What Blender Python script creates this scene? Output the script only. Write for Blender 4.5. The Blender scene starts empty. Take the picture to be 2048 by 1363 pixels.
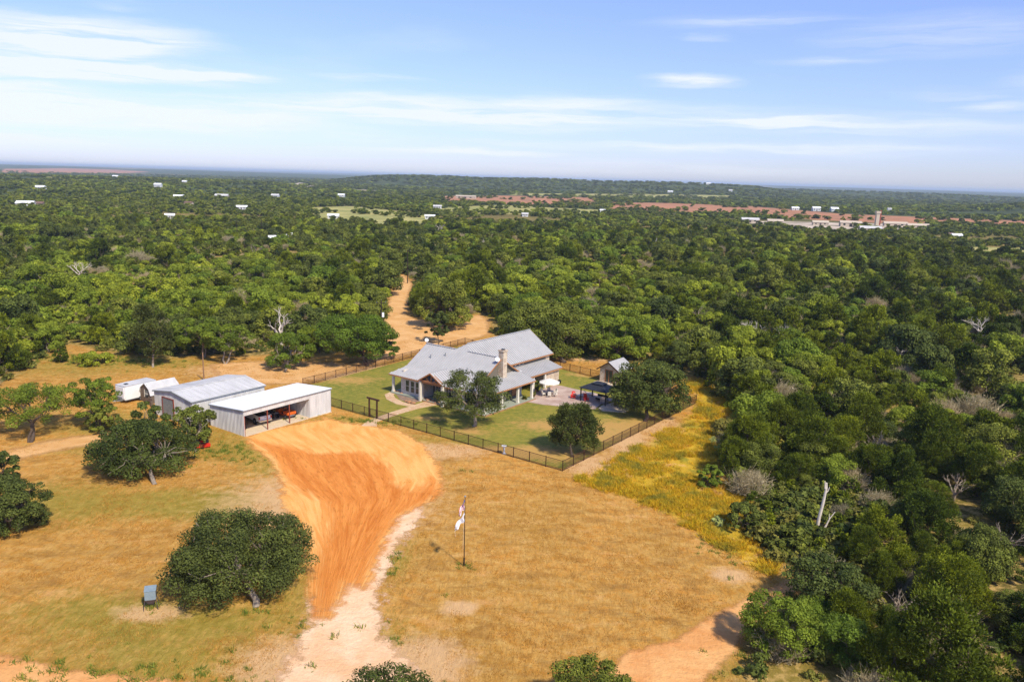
import bpy, math, random
import numpy as np
from mathutils import Matrix, Vector
sc = bpy.context.scene
COL = sc.collection
rad = math.radians
# ------------------------------------------------------------------ camera
F = 1590.0; CX, CY = 1024.0, 681.5; PITCH = rad(11.62); ROLL = rad(1.6); HC = 35.0
fw = np.array([0, math.cos(PITCH), -math.sin(PITCH)]); u0 = np.array([0, math.sin(PITCH), math.cos(PITCH)]); r0 = np.array([1., 0, 0])
rt = r0 * math.cos(ROLL) + u0 * math.sin(ROLL); up = u0 * math.cos(ROLL) - r0 * math.sin(ROLL)
cam = bpy.data.cameras.new('camera'); co = bpy.data.objects.new('camera', cam); COL.objects.link(co)
cam.sensor_width = 36.0; cam.lens = 36.0 * F / 2048.0; cam.clip_end = 90000; cam.clip_start = 0.5
M = Matrix.Identity(4)
for i in range(3):
    M[i][0], M[i][1], M[i][2] = rt[i], up[i], -fw[i]
M[2][3] = HC
co.matrix_world = M
sc.camera = co
sc.render.resolution_x, sc.render.resolution_y = 1024, 681
# ------------------------------------------------------------------ light, sky
SUN_EL, SUN_DIR = rad(47), (0.58, -0.815)     # the sun stands to the right, behind the viewer
sc.view_settings.view_transform = 'Standard'; sc.view_settings.look = 'None'
sc.view_settings.exposure = 0.62; sc.view_settings.gamma = 1.0
sc.cycles.use_denoising = True
sc.cycles.max_bounces = 6; sc.cycles.diffuse_bounces = 2; sc.cycles.glossy_bounces = 2; sc.cycles.transmission_bounces = 2
sc.cycles.volume_bounces = 0; sc.cycles.transparent_max_bounces = 12; sc.cycles.caustics_reflective = False; sc.cycles.caustics_refractive = False
sun = bpy.data.lights.new('sun', 'SUN'); sun.energy = 3.5; sun.angle = rad(3.5); sun.color = (1.0, 0.93, 0.79)
so = bpy.data.objects.new('sun', sun); COL.objects.link(so)
sd = Vector((SUN_DIR[0] * math.cos(SUN_EL), SUN_DIR[1] * math.cos(SUN_EL), math.sin(SUN_EL)))
so.rotation_euler = sd.to_track_quat('Z', 'Y').to_euler(); so.location = (60, -40, 90)


def ray(x, y):
    return fw + rt * (x - CX) / F + up * (CY - y) / F


def G(x, y, z=0.0):
    d = ray(x, y); t = (z - HC) / d[2]
    return (float(d[0] * t), float(d[1] * t))


def proj(X, Y, Z):
    X, Y, Z = np.asarray(X, float), np.asarray(Y, float), np.asarray(Z, float) - HC
    c = X * fw[0] + Y * fw[1] + Z * fw[2]; c = np.where(c < 1, 1e9, c)
    return CX + F * (X * rt[0] + Y * rt[1] + Z * rt[2]) / c, CY - F * (X * up[0] + Y * up[1] + Z * up[2]) / c


def height_at(x, y, ytop):
    X, Y = G(x, y); lo, hi = 0, 40
    for _ in range(30):
        m = (lo + hi) / 2
        if float(proj(X, Y, m)[1]) > ytop: lo = m
        else: hi = m
    return lo


def NN(nt, typ, **k):
    n = nt.nodes.new(typ)
    for a, v in k.items():
        if a.startswith('i_'): n.inputs[int(a[2:])].default_value = v
        else: setattr(n, a, v)
    return n


def math_(nt, op, a, b=None, c=None, clamp=False):
    n = nt.nodes.new('ShaderNodeMath'); n.operation = op; n.use_clamp = clamp
    for i, v in enumerate((a, b, c)):
        if v is None: continue
        if isinstance(v, (int, float)): n.inputs[i].default_value = v
        else: nt.links.new(v, n.inputs[i])
    return n.outputs[0]


def mixc(nt, f, a, b, mode='MIX'):
    n = nt.nodes.new('ShaderNodeMix'); n.data_type = 'RGBA'; n.blend_type = mode
    for s, v in ((0, f), (6, a), (7, b)):
        if isinstance(v, (int, float)): n.inputs[s].default_value = v
        elif isinstance(v, tuple): n.inputs[s].default_value = (*v, 1) if len(v) == 3 else v
        else: nt.links.new(v, n.inputs[s])
    return n.outputs[2]


def maprange(nt, v, a, b, c=0.0, d=1.0, smooth=False):
    n = nt.nodes.new('ShaderNodeMapRange'); n.interpolation_type = 'SMOOTHSTEP' if smooth else 'LINEAR'
    nt.links.new(v, n.inputs[0])
    for i, q in zip((1, 2, 3, 4), (a, b, c, d)): n.inputs[i].default_value = q
    return n.outputs[0]


def noise(nt, vec, scale, detail=4, rough=0.55, dist=0.0):
    n = nt.nodes.new('ShaderNodeTexNoise'); n.inputs['Scale'].default_value = scale; n.inputs['Detail'].default_value = detail
    n.inputs['Roughness'].default_value = rough; n.inputs['Distortion'].default_value = dist
    if vec is not None: nt.links.new(vec, n.inputs['Vector'])
    return n.outputs[0]


def mapping(nt, vec, scale=(1, 1, 1), rot=(0, 0, 0), loc=(0, 0, 0)):
    n = nt.nodes.new('ShaderNodeMapping'); nt.links.new(vec, n.inputs[0])
    n.inputs['Location'].default_value = loc; n.inputs['Rotation'].default_value = rot; n.inputs['Scale'].default_value = scale
    return n.outputs[0]


world = bpy.data.worlds.new('World'); sc.world = world; world.use_nodes = True
nt = world.node_tree; nt.nodes.clear()
sky = nt.nodes.new('ShaderNodeTexSky'); sky.sky_type = 'NISHITA'; sky.sun_disc = False
sky.sun_elevation = SUN_EL; sky.sun_rotation = math.atan2(SUN_DIR[0], SUN_DIR[1]); sky.altitude = 300
sky.air_density = 1.0 ; sky.dust_density = 0.3; sky.ozone_density = 1.5
tc = nt.nodes.new('ShaderNodeTexCoord')
sep = nt.nodes.new('ShaderNodeSeparateXYZ'); nt.links.new(tc.outputs['Generated'], sep.inputs[0])
az = math_(nt, 'ARCTAN2', sep.outputs[0], sep.outputs[1]); el = math_(nt, 'ARCSINE', sep.outputs[2])
cb = nt.nodes.new('ShaderNodeCombineXYZ'); nt.links.new(az, cb.inputs[0]); nt.links.new(el, cb.inputs[1])
wob = noise(nt, mapping(nt, cb.outputs[0], (5, 26, 1)), 1.0, 5, 0.6)
wob2 = noise(nt, mapping(nt, cb.outputs[0], (9, 60, 1), loc=(3, 1, 0)), 1.0, 4, 0.55)
cb2 = nt.nodes.new('ShaderNodeCombineXYZ')
nt.links.new(math_(nt, 'ADD', az, math_(nt, 'MULTIPLY', math_(nt, 'SUBTRACT', wob, 0.5), 0.10)), cb2.inputs[0])
nt.links.new(math_(nt, 'ADD', el, math_(nt, 'MULTIPLY', math_(nt, 'SUBTRACT', wob2, 0.5), 0.018)), cb2.inputs[1])
CLOUDS = [(160, 72, 300, 44, 1.1), (60, 118, 230, 66, 1.0), (300, 146, 320, 24, .85), (460, 153, 120, 11, .7), (340, 90, 120, 12, .5),
          (80, 210, 300, 42, 1.0), (400, 240, 420, 34, .85), (560, 212, 330, 30, .6), (820, 214, 300, 36, .75), (980, 242, 330, 26, .7),
          (1110, 212, 220, 30, .55), (1330, 235, 420, 34, .5), (1560, 245, 160, 18, .75), (1780, 255, 300, 30, .5), (910, 304, 260, 10, .9),
          (740, 274, 150, 9, .5), (60, 280, 220, 20, .7), (1390, 162, 130, 17, .95), (1290, 294, 430, 12, .65), (1700, 300, 280, 20, .45),
          (740, 158, 140, 10, .55), (1985, 212, 80, 12, .6), (1500, 46, 240, 18, .35), (1880, 70, 260, 46, .3), (1640, 122, 110, 12, .35),
          (1420, 76, 60, 10, .3), (1900, 190, 120, 10, .35), (240, 12, 80, 12, .3), (1250, 335, 500, 16, .35), (-300, 180, 300, 90, .8), (2400, 150, 300, 60, .6)]
acc = None
for (x, y, wx, wy, s) in CLOUDS:
    d = ray(x, y); d /= np.linalg.norm(d); a_, e_ = math.atan2(d[0], d[1]), math.asin(d[2])
    v1 = NN(nt, 'ShaderNodeVectorMath', operation='SUBTRACT'); nt.links.new(cb2.outputs[0], v1.inputs[0]); v1.inputs[1].default_value = (a_, e_, 0)
    v2 = NN(nt, 'ShaderNodeVectorMath', operation='MULTIPLY'); nt.links.new(v1.outputs[0], v2.inputs[0]); v2.inputs[1].default_value = (F / wx, F / wy, 0)
    v3 = NN(nt, 'ShaderNodeVectorMath', operation='LENGTH'); nt.links.new(v2.outputs[0], v3.inputs[0])
    m = maprange(nt, v3.outputs['Value'], 1.05, 0.1, 0.0, s * 1.15, True)
    acc = m if acc is None else math_(nt, 'ADD', acc, m)
wisp = noise(nt, mapping(nt, cb2.outputs[0], (4, 85, 1), loc=(7, 2, 0)), 1.0, 6, 0.62)
dens = math_(nt, 'MULTIPLY', acc, maprange(nt, wisp, 0.34, 0.60, 0.12, 1.25), clamp=True)
# thin high cloud elsewhere (also overhead and behind)
hi = maprange(nt, noise(nt, mapping(nt, tc.outputs['Generated'], (2, 2, 9)), 1.0, 5), 0.56, 0.8, 0.0, 0.35)
dens = math_(nt, 'MAXIMUM', dens, hi)
tint = nt.nodes.new('ShaderNodeValToRGB'); nt.links.new(maprange(nt, el, 0.0, 0.30), tint.inputs[0])
tint.color_ramp.elements[0].color = (0.40, 0.445, 0.70, 1); tint.color_ramp.elements[1].color = (0.68, 0.66, 0.92, 1)
e_ = tint.color_ramp.elements.new(0.35); e_.color = (0.53, 0.535, 0.80, 1)
skyc = mixc(nt, 1.0, sky.outputs[0], tint.outputs[0], 'MULTIPLY')
skyc = mixc(nt, math_(nt, 'MULTIPLY', dens, 0.85), skyc, (4.1, 4.3, 4.6))
bg = nt.nodes.new('ShaderNodeBackground'); bg.inputs[1].default_value = 0.15; nt.links.new(skyc, bg.inputs[0])
wo = nt.nodes.new('ShaderNodeOutputWorld'); nt.links.new(bg.outputs[0], wo.inputs[0])


# ------------------------------------------------------------------ materials
def new_mat(name):
    m = bpy.data.materials.new(name); m.use_nodes = True
    b = m.node_tree.nodes['Principled BSDF']; b.inputs['Specular IOR Level'].default_value = 0.25
    return m, m.node_tree, b


def mat(name, c, rough=0.7, metal=0.0, var=0.12, scale=3.0, bump=0.0, bscale=20.0, c2=None, spec=0.25, streak=None):
    m, t, b = new_mat(name)
    tc = t.nodes.new('ShaderNodeTexCoord'); v = tc.outputs['Object']
    if streak: v = mapping(t, v, streak)
    n = noise(t, v, scale, 5, 0.6)
    c2 = c2 or tuple(x * (1 - 3 * var) for x in c)
    col = mixc(t, maprange(t, n, 0.3, 0.75), c, c2) if c2 else c
    t.links.new(col, b.inputs['Base Color'])
    b.inputs['Roughness'].default_value = rough; b.inputs['Metallic'].default_value = metal; b.inputs['Specular IOR Level'].default_value = spec
    if bump:
        bn = t.nodes.new('ShaderNodeBump'); bn.inputs['Strength'].default_value = bump; bn.inputs['Distance'].default_value = 0.05
        t.links.new(noise(t, v, bscale, 4), bn.inputs['Height']); t.links.new(bn.outputs[0], b.inputs['Normal'])
    return m


def stone_mat(name, ca, cb_, mortar, scale=2.2):
    m, t, b = new_mat(name); tc = t.nodes.new('ShaderNodeTexCoord'); v = mapping(t, tc.outputs['Object'], (1, 1, 1.6))
    vo = t.nodes.new('ShaderNodeTexVoronoi'); vo.inputs['Scale'].default_value = scale; t.links.new(v, vo.inputs['Vector'])
    vd = t.nodes.new('ShaderNodeTexVoronoi'); vd.feature = 'DISTANCE_TO_EDGE'; vd.inputs['Scale'].default_value = scale; t.links.new(v, vd.inputs['Vector'])
    s = t.nodes.new('ShaderNodeSeparateColor'); t.links.new(vo.outputs['Color'], s.inputs[0])
    col = mixc(t, s.outputs[0], ca, cb_); col = mixc(t, maprange(t, vd.outputs[0], 0.02, 0.05), mortar, col)
    t.links.new(col, b.inputs['Base Color']); b.inputs['Roughness'].default_value = 0.9
    bn = t.nodes.new('ShaderNodeBump'); bn.inputs['Strength'].default_value = 0.5; bn.inputs['Distance'].default_value = 0.03
    t.links.new(maprange(t, vd.outputs[0], 0.0, 0.08), bn.inputs['Height']); t.links.new(bn.outputs[0], b.inputs['Normal'])
    return m


MT = {}
MT['roof'] = mat('standing_seam_steel', (0.45, 0.435, 0.415), 0.6, 0.0, 0.05, 0.6, streak=(1, 1, 1), spec=0.4)
MT['galv'] = mat('galvanised_roof', (0.62, 0.60, 0.565), 0.75, 0.0, 0.10, 1.0, spec=0.2, streak=(.8, .2, 1))
MT['whiteroof'] = mat('white_steel_roof', (0.88, 0.88, 0.86), 0.5, 0.0, 0.045, 1.0, streak=(.9, .15, 1))
MT['panel'] = mat('grey_wall_panel', (0.66, 0.64, 0.60), 0.65, 0.0, 0.11, 1.0, streak=(1.2, 1.2, .22))
MT['gutter'] = mat('gutter_steel', (0.33, 0.35, 0.34), 0.5, 0.2)
MT['limestone'] = stone_mat('cream_limestone', (0.62, 0.50, 0.36), (0.42, 0.30, 0.20), (0.66, 0.58, 0.48), 1.7)
MT['stonewhite'] = stone_mat('white_limestone', (0.66, 0.60, 0.50), (0.52, 0.44, 0.34), (0.68, 0.64, 0.58), 2.0)
MT['cream'] = mat('cream_trim', (0.74, 0.68, 0.56), 0.7, var=0.04)
MT['siding'] = mat('taupe_siding', (0.17, 0.145, 0.11), 0.8, var=0.06, streak=(1, 1, 12))
MT['cedarwood'] = mat('cedar_timber', (0.50, 0.22, 0.085), 0.6, var=0.14, streak=(1, 8, 8))
MT['glass'] = mat('window_glass', (0.03, 0.035, 0.035), 0.08, var=0.02, spec=0.8)
MT['curtain'] = mat('pale_blind', (0.30, 0.32, 0.24), 0.4, var=0.1)
MT['black'] = mat('black_steel', (0.018, 0.019, 0.022), 0.45, 0.2)
MT['blackroof'] = mat('charcoal_roof_sheet', (0.045, 0.048, 0.056), 0.5, 0.3)
MT['rust'] = mat('rust_brown_steel', (0.085, 0.035, 0.02), 0.7, 0.0, 0.2, 4)
MT['redpost'] = mat('red_oxide_steel', (0.30, 0.075, 0.045), 0.6, var=0.15, scale=6)
MT['concrete'] = mat('pale_concrete', (0.66, 0.52, 0.35), 0.9, var=0.06, scale=1.2, bump=0.1)
MT['patio'] = mat('stained_patio_concrete', (0.56, 0.43, 0.34), 0.8, c2=(0.33, 0.20, 0.145), scale=0.55, bump=0.1)
MT['flag'] = stone_mat('flagstone', (0.62, 0.42, 0.24), (0.52, 0.31, 0.16), (0.62, 0.46, 0.28), 1.1)
MT['greyfloor'] = mat('porch_floor_slab', (0.34, 0.36, 0.27), 0.6, var=0.08, scale=1)
MT['white'] = mat('white_paint', (0.82, 0.82, 0.80), 0.35, var=0.02, spec=0.5)
MT['tyre'] = mat('tyre_rubber', (0.015, 0.015, 0.016), 0.8)
MT['rim'] = mat('steel_rim', (0.35, 0.35, 0.36), 0.35, 0.6)
MT['orangepaint'] = mat('orange_paint', (0.72, 0.13, 0.015), 0.4, var=0.06, spec=0.5)
MT['redpaint'] = mat('red_paint', (0.72, 0.035, 0.012), 0.4, var=0.06, spec=0.5)
MT['redlamp'] = mat('red_lens', (0.45, 0.01, 0.01), 0.2, spec=0.6)
MT['chrome'] = mat('bright_bumper', (0.62, 0.62, 0.62), 0.2, 0.9, 0.02)
MT['wood'] = mat('weathered_boards', (0.20, 0.145, 0.10), 0.85, var=0.15, streak=(1, 1, 1), scale=5)
MT['pole'] = mat('creosoted_pole', (0.045, 0.028, 0.02), 0.9, var=0.15)
MT['palepole'] = mat('pale_timber_pole', (0.33, 0.19, 0.10), 0.9, var=0.15)
MT['feeder'] = mat('faded_grey_steel', (0.26, 0.33, 0.36), 0.5, 0.1, 0.08)
MT['feederdark'] = mat('dull_brown_steel', (0.11, 0.08, 0.075), 0.7)
MT['barkpale'] = mat('pale_bark', (0.34, 0.27, 0.20), 0.95, var=0.14, scale=4, bump=0.3)
MT['bark'] = mat('dark_bark', (0.12, 0.085, 0.06), 0.95, var=0.15, scale=4, bump=0.3)
MT['deadwood'] = mat('bleached_dead_wood', (0.72, 0.62, 0.50), 0.95, var=0.10, scale=3)
MT['twig'] = mat('grey_twigs', (0.32, 0.25, 0.18), 0.95, var=0.12, scale=3)
MT['cloth'] = mat('cream_canvas', (0.78, 0.72, 0.60), 0.9, var=0.03)
MT['yellow'] = mat('yellow_petals', (0.80, 0.62, 0.12), 0.6, var=0.04)
MT['rock'] = mat('rust_sandstone', (0.42, 0.22, 0.11), 0.95, var=0.12, bump=0.4, bscale=6)
MT['cactus'] = mat('prickly_pear_skin', (0.30, 0.33, 0.10), 0.9, var=0.08, spec=0.05)
MT['tank'] = mat('white_tank', (0.72, 0.72, 0.70), 0.5)
MT['roofred'] = mat('brown_shingle', (0.20, 0.12, 0.085), 0.8)
MT['tanwall'] = mat('tan_wall', (0.52, 0.43, 0.32), 0.85, var=0.05)


def leaf_mat(name, dark, light, rnd_dark, rnd_light, trans=0.18):
    """dark/light: the two leaf greens; rnd_*: per-tree multipliers."""
    m, t, b = new_mat(name)
    at = NN(t, 'ShaderNodeAttribute', attribute_name='tint'); oi = t.nodes.new('ShaderNodeObjectInfo')
    col = mixc(t, at.outputs['Fac'], dark, light)
    mul = mixc(t, oi.outputs['Random'], rnd_dark, rnd_light)
    col = mixc(t, 1.0, col, mul, 'MULTIPLY')
    if name == 'golden_grass_blades':
        g_ = t.nodes.new('ShaderNodeNewGeometry'); q_ = noise(t, g_.outputs['Position'], 0.28, 5, 0.7, .5); col = mixc(t, maprange(t, q_, .48, .64), col, (0.30, 0.27, 0.035)); col = mixc(t, maprange(t, q_, .42, .32), col, (0.72, 0.44, 0.14))
    t.links.new(col, b.inputs['Base Color']); b.inputs['Roughness'].default_value = 0.65; b.inputs['Specular IOR Level'].default_value = 0.12
    tr = t.nodes.new('ShaderNodeBsdfTranslucent'); t.links.new(col, tr.inputs[0])
    mx = t.nodes.new('ShaderNodeMixShader'); mx.inputs[0].default_value = trans
    t.links.new(b.outputs[0], mx.inputs[1]); t.links.new(tr.outputs[0], mx.inputs[2])
    t.links.new(mx.outputs[0], t.nodes['Material Output'].inputs[0])
    return m


LM = {
    'darkmesquite': leaf_mat('dark_mesquite_leaves', (0.060, 0.095, 0.009), (0.230, 0.310, 0.028), (0.8, 0.85, 0.9), (1.2, 1.1, 1.1), 0.3),
    'darkoak': leaf_mat('dark_oak_leaves', (0.028, 0.040, 0.009), (0.145, 0.170, 0.034), (0.85, 0.9, 0.8), (1.15, 1.1, 1.1)),
    'oak': leaf_mat('oak_leaves', (0.038, 0.050, 0.009), (0.215, 0.238, 0.040), (0.62, 0.70, 0.8), (1.50, 1.42, 1.0)),
    'cedar': leaf_mat('cedar_leaves', (0.034, 0.048, 0.005), (0.215, 0.245, 0.018), (0.50, 0.62, 0.7), (1.60, 1.52, 1.0)),
    'mesquite': leaf_mat('mesquite_leaves', (0.100, 0.135, 0.010), (0.380, 0.455, 0.040), (0.65, 0.75, 0.9), (1.35, 1.20, 1.1), 0.3),
    'shrub': leaf_mat('shrub_leaves', (0.050, 0.075, 0.010), (0.19, 0.22, 0.035), (0.7, 0.8, 0.9), (1.9, 1.35, 1.6)),
    'brush': leaf_mat('dry_brush', (0.33, 0.28, 0.14), (0.62, 0.55, 0.36), (0.8, 0.8, 0.8), (1.2, 1.1, 1.0)),
    'dgrass': leaf_mat('dry_grass_blades', (0.38, 0.18, 0.03), (0.58, 0.305, 0.058), (0.85, 0.85, 0.8), (1.15, 1.15, 1.1), 0.2),
    'ygrass': leaf_mat('golden_grass_blades', (0.46, 0.28, 0.012), (0.86, 0.54, 0.03), (0.75, 0.95, 0.8), (1.15, 1.02, 1.0), 0.25),
    'ggrass': leaf_mat('green_weed_blades', (0.12, 0.17, 0.02), (0.25, 0.30, 0.05), (0.8, 0.9, 0.8), (1.4, 1.1, 1.0), 0.25),
}


# ------------------------------------------------------------------ mesh helpers
def link(o, parent=None):
    COL.objects.link(o)
    if parent is not None: o.parent = parent
    return o


def tag(o, label=None, category=None, group=None, kind=None):
    if label: o['label'] = label
    if category: o['category'] = category
    if group: o['group'] = group
    if kind: o['kind'] = kind
    return o


def thing(name, label, category, loc=(0, 0, 0), rz=0.0, group=None):
    o = bpy.data.objects.new(name, None); COL.objects.link(o); o.location = loc; o.rotation_euler = (0, 0, rz)
    return tag(o, label, category, group)


class MB:
    def __init__(s): s.v = []; s.f = []

    def add(s, vs, fs):
        n = len(s.v); s.v += [tuple(map(float, v)) for v in vs]; s.f += [tuple(n + i for i in f) for f in fs]; return s

    def box(s, c, d, rz=0.0, rx=0.0, ry=0.0):
        m = Matrix.Rotation(rz, 3, 'Z') @ Matrix.Rotation(ry, 3, 'Y') @ Matrix.Rotation(rx, 3, 'X')
        vs = [Vector(c) + m @ Vector((sx * d[0] / 2, sy * d[1] / 2, sz * d[2] / 2)) for sx in (-1, 1) for sy in (-1, 1) for sz in (-1, 1)]
        return s.add(vs, [(0, 1, 3, 2), (4, 6, 7, 5), (0, 4, 5, 1), (2, 3, 7, 6), (0, 2, 6, 4), (1, 5, 7, 3)])

    def b2(s, lo, hi):
        return s.box([(a + b) / 2 for a, b in zip(lo, hi)], [b - a for a, b in zip(lo, hi)])

    def tube(s, p0, p1, r0, r1=None, n=8, cap=True):
        r1 = r0 if r1 is None else r1; p0, p1 = Vector(p0), Vector(p1); d = (p1 - p0)
        if d.length < 1e-6: return s
        d.normalize(); a = d.orthogonal().normalized(); b = d.cross(a); vs = []
        for p, r in ((p0, r0), (p1, r1)):
            for i in range(n):
                t = 2 * math.pi * i / n; vs.append(p + (a * math.cos(t) + b * math.sin(t)) * r)
        fs = [(i, (i + 1) % n, n + (i + 1) % n, n + i) for i in range(n)]
        if cap: fs += [tuple(range(n - 1, -1, -1)), tuple(range(n, 2 * n))]
        return s.add(vs, fs)

    def bar(s, p0, p1, w, h=None):
        h = h or w; p0, p1 = Vector(p0), Vector(p1); d = (p1 - p0); L = d.length; d.normalize()
        x = d.cross(Vector((0, 0, 1))); x = x.normalized() if x.length > 1e-3 else Vector((1, 0, 0)); z = x.cross(d)
        vs = [p + x * (sx * w / 2) + z * (sz * h / 2) for p in (p0, p1) for sx, sz in ((-1, -1), (1, -1), (1, 1), (-1, 1))]
        return s.add(vs, [(0, 1, 2, 3), (7, 6, 5, 4), (0, 4, 5, 1), (1, 5, 6, 2), (2, 6, 7, 3), (3, 7, 4, 0)])

    def prism(s, poly, z0, z1):
        n = len(poly); vs = [(x, y, z0) for x, y in poly] + [(x, y, z1) for x, y in poly]
        return s.add(vs, [tuple(range(n - 1, -1, -1)), tuple(range(n, 2 * n))] + [(i, (i + 1) % n, n + (i + 1) % n, n + i) for i in range(n)])

    def xprism(s, poly, axis, a0, a1):
        """poly of (p, q) in the two other axes, extruded along axis 0 or 1"""
        n = len(poly); f = (lambda a, p, q: (a, p, q)) if axis == 0 else (lambda a, p, q: (p, a, q))
        vs = [f(a0, *p) for p in poly] + [f(a1, *p) for p in poly]
        return s.add(vs, [tuple(range(n - 1, -1, -1)), tuple(range(n, 2 * n))] + [(i, (i + 1) % n, n + (i + 1) % n, n + i) for i in range(n)])

    def slab(s, poly, th):
        P = [Vector(p) for p in poly]; nrm = (P[1] - P[0]).cross(P[2] - P[0]).normalized()
        if nrm.z < 0: nrm = -nrm
        n = len(P); vs = P + [p - nrm * th for p in P]
        return s.add(vs, [tuple(range(n)), tuple(range(2 * n - 1, n - 1, -1))] + [(i, (i + 1) % n, n + (i + 1) % n, n + i) for i in range(n)])

    def ribs(s, poly, along, pitch, w=0.04, h=0.05, off=0.0, skip_ends=False):
        """raised seams on a convex plane polygon, running along the given direction"""
        P = [Vector(p) for p in poly]; nrm = (P[1] - P[0]).cross(P[2] - P[0]).normalized()
        if nrm.z < -1e-6: nrm = -nrm
        t = Vector(along); t = (t - nrm * t.dot(nrm)).normalized(); c = nrm.cross(t)
        q = [(p.dot(c), p.dot(t)) for p in P]; base = P[0] - c * q[0][0] - t * q[0][1]
        lo, hi = min(x for x, _ in q), max(x for x, _ in q)
        k = math.ceil((lo + 1e-3) / pitch)
        while k * pitch < hi - 1e-3:
            x = k * pitch; ys = []
            for i in range(len(q)):
                (x0, y0), (x1, y1) = q[i], q[(i + 1) % len(q)]
                if (x0 - x) * (x1 - x) < 0: ys.append(y0 + (y1 - y0) * (x - x0) / (x1 - x0))
            if len(ys) >= 2 and max(ys) - min(ys) > 0.1:
                a, b = base + c * x + t * min(ys), base + c * x + t * max(ys)
                vs = [p + c * (sx * w / 2) + nrm * z for p in (a, b) for sx, z in ((-1, -0.01), (1, -0.01), (1, h + off), (-1, h + off))]
                s.add(vs, [(0, 1, 2, 3), (7, 6, 5, 4), (1, 5, 6, 2), (2, 6, 7, 3), (3, 7, 4, 0)])
            k += 1
        return s

    def lathe(s, prof, n=16, c=(0, 0, 0)):
        vs = [(c[0] + r * math.cos(2 * math.pi * i / n), c[1] + r * math.sin(2 * math.pi * i / n), c[2] + z) for r, z in prof for i in range(n)]
        fs = [(k * n + i, k * n + (i + 1) % n, (k + 1) * n + (i + 1) % n, (k + 1) * n + i) for k in range(len(prof) - 1) for i in range(n)]
        return s.add(vs, fs)

    def mesh(s, name, m):
        me = bpy.data.meshes.new(name); me.from_pydata(s.v, [], s.f); me.update(); me.materials.append(m); return me

    def build(s, name, m, parent=None, label=None, smooth=False):
        me = s.mesh(name, m)
        if smooth: me.shade_smooth()
        o = bpy.data.objects.new(name, me); link(o, parent)
        if label: o['label'] = label
        return o


def np_mesh(name, V, Q, m, attrs=None):
    """V (n,3), Q (k,4 or 3)"""
    me = bpy.data.meshes.new(name); k = Q.shape[1]
    me.vertices.add(len(V)); me.vertices.foreach_set('co', np.ascontiguousarray(V, np.float32).ravel())
    me.loops.add(Q.size); me.loops.foreach_set('vertex_index', np.ascontiguousarray(Q, np.int32).ravel())
    me.polygons.add(len(Q)); me.polygons.foreach_set('loop_start', np.arange(len(Q), dtype=np.int32) * k)
    for an, (dom, vals) in (attrs or {}).items():
        a = me.attributes.new(an, 'FLOAT', dom); a.data.foreach_set('value', np.ascontiguousarray(vals, np.float32))
    me.update(calc_edges=True); me.materials.append(m)
    return me


def wheel(name, c, r, w, axis, parent, n=18):
    """tyre with a rim sub-part; axis 0 = x, 1 = y"""
    a = Vector((1, 0, 0)) if axis == 0 else Vector((0, 1, 0)); c = Vector(c)
    t = MB(); t.tube(c - a * w / 2, c + a * w / 2, r, n=n); t.tube(c - a * w * .56, c + a * w * .56, r * .86, n=n)
    o = t.build(name, MT['tyre'], parent)
    rm = MB(); rm.tube(c - a * w * .60, c + a * w * .60, r * .55, n=12); rm.build('rim', MT['rim'], o)
    return o


# ------------------------------------------------------------------ polygons of the site, from the photograph, as ground points
def P(pts): return np.array([G(x, y) for x, y in pts])


def inside(poly, X, Y):
    r = np.zeros(X.shape, bool); n = len(poly); j = n - 1
    for i in range(n):
        xi, yi = poly[i]; xj, yj = poly[j]
        if yi != yj:
            r ^= ((yi > Y) != (yj > Y)) & (X < (xj - xi) * (Y - yi) / (yj - yi) + xi)
        j = i
    return r


def sdist(poly, X, Y):
    d = np.full(X.shape, 1e9); n = len(poly)
    for i in range(n):
        a, b = poly[i], poly[(i + 1) % n]; ab = b - a; L = max(ab @ ab, 1e-9)
        t = np.clip(((X - a[0]) * ab[0] + (Y - a[1]) * ab[1]) / L, 0, 1)
        d = np.minimum(d, (X - a[0] - t * ab[0]) ** 2 + (Y - a[1] - t * ab[1]) ** 2)
    d = np.sqrt(d); return np.where(inside(poly, X, Y), d, -d)


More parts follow.
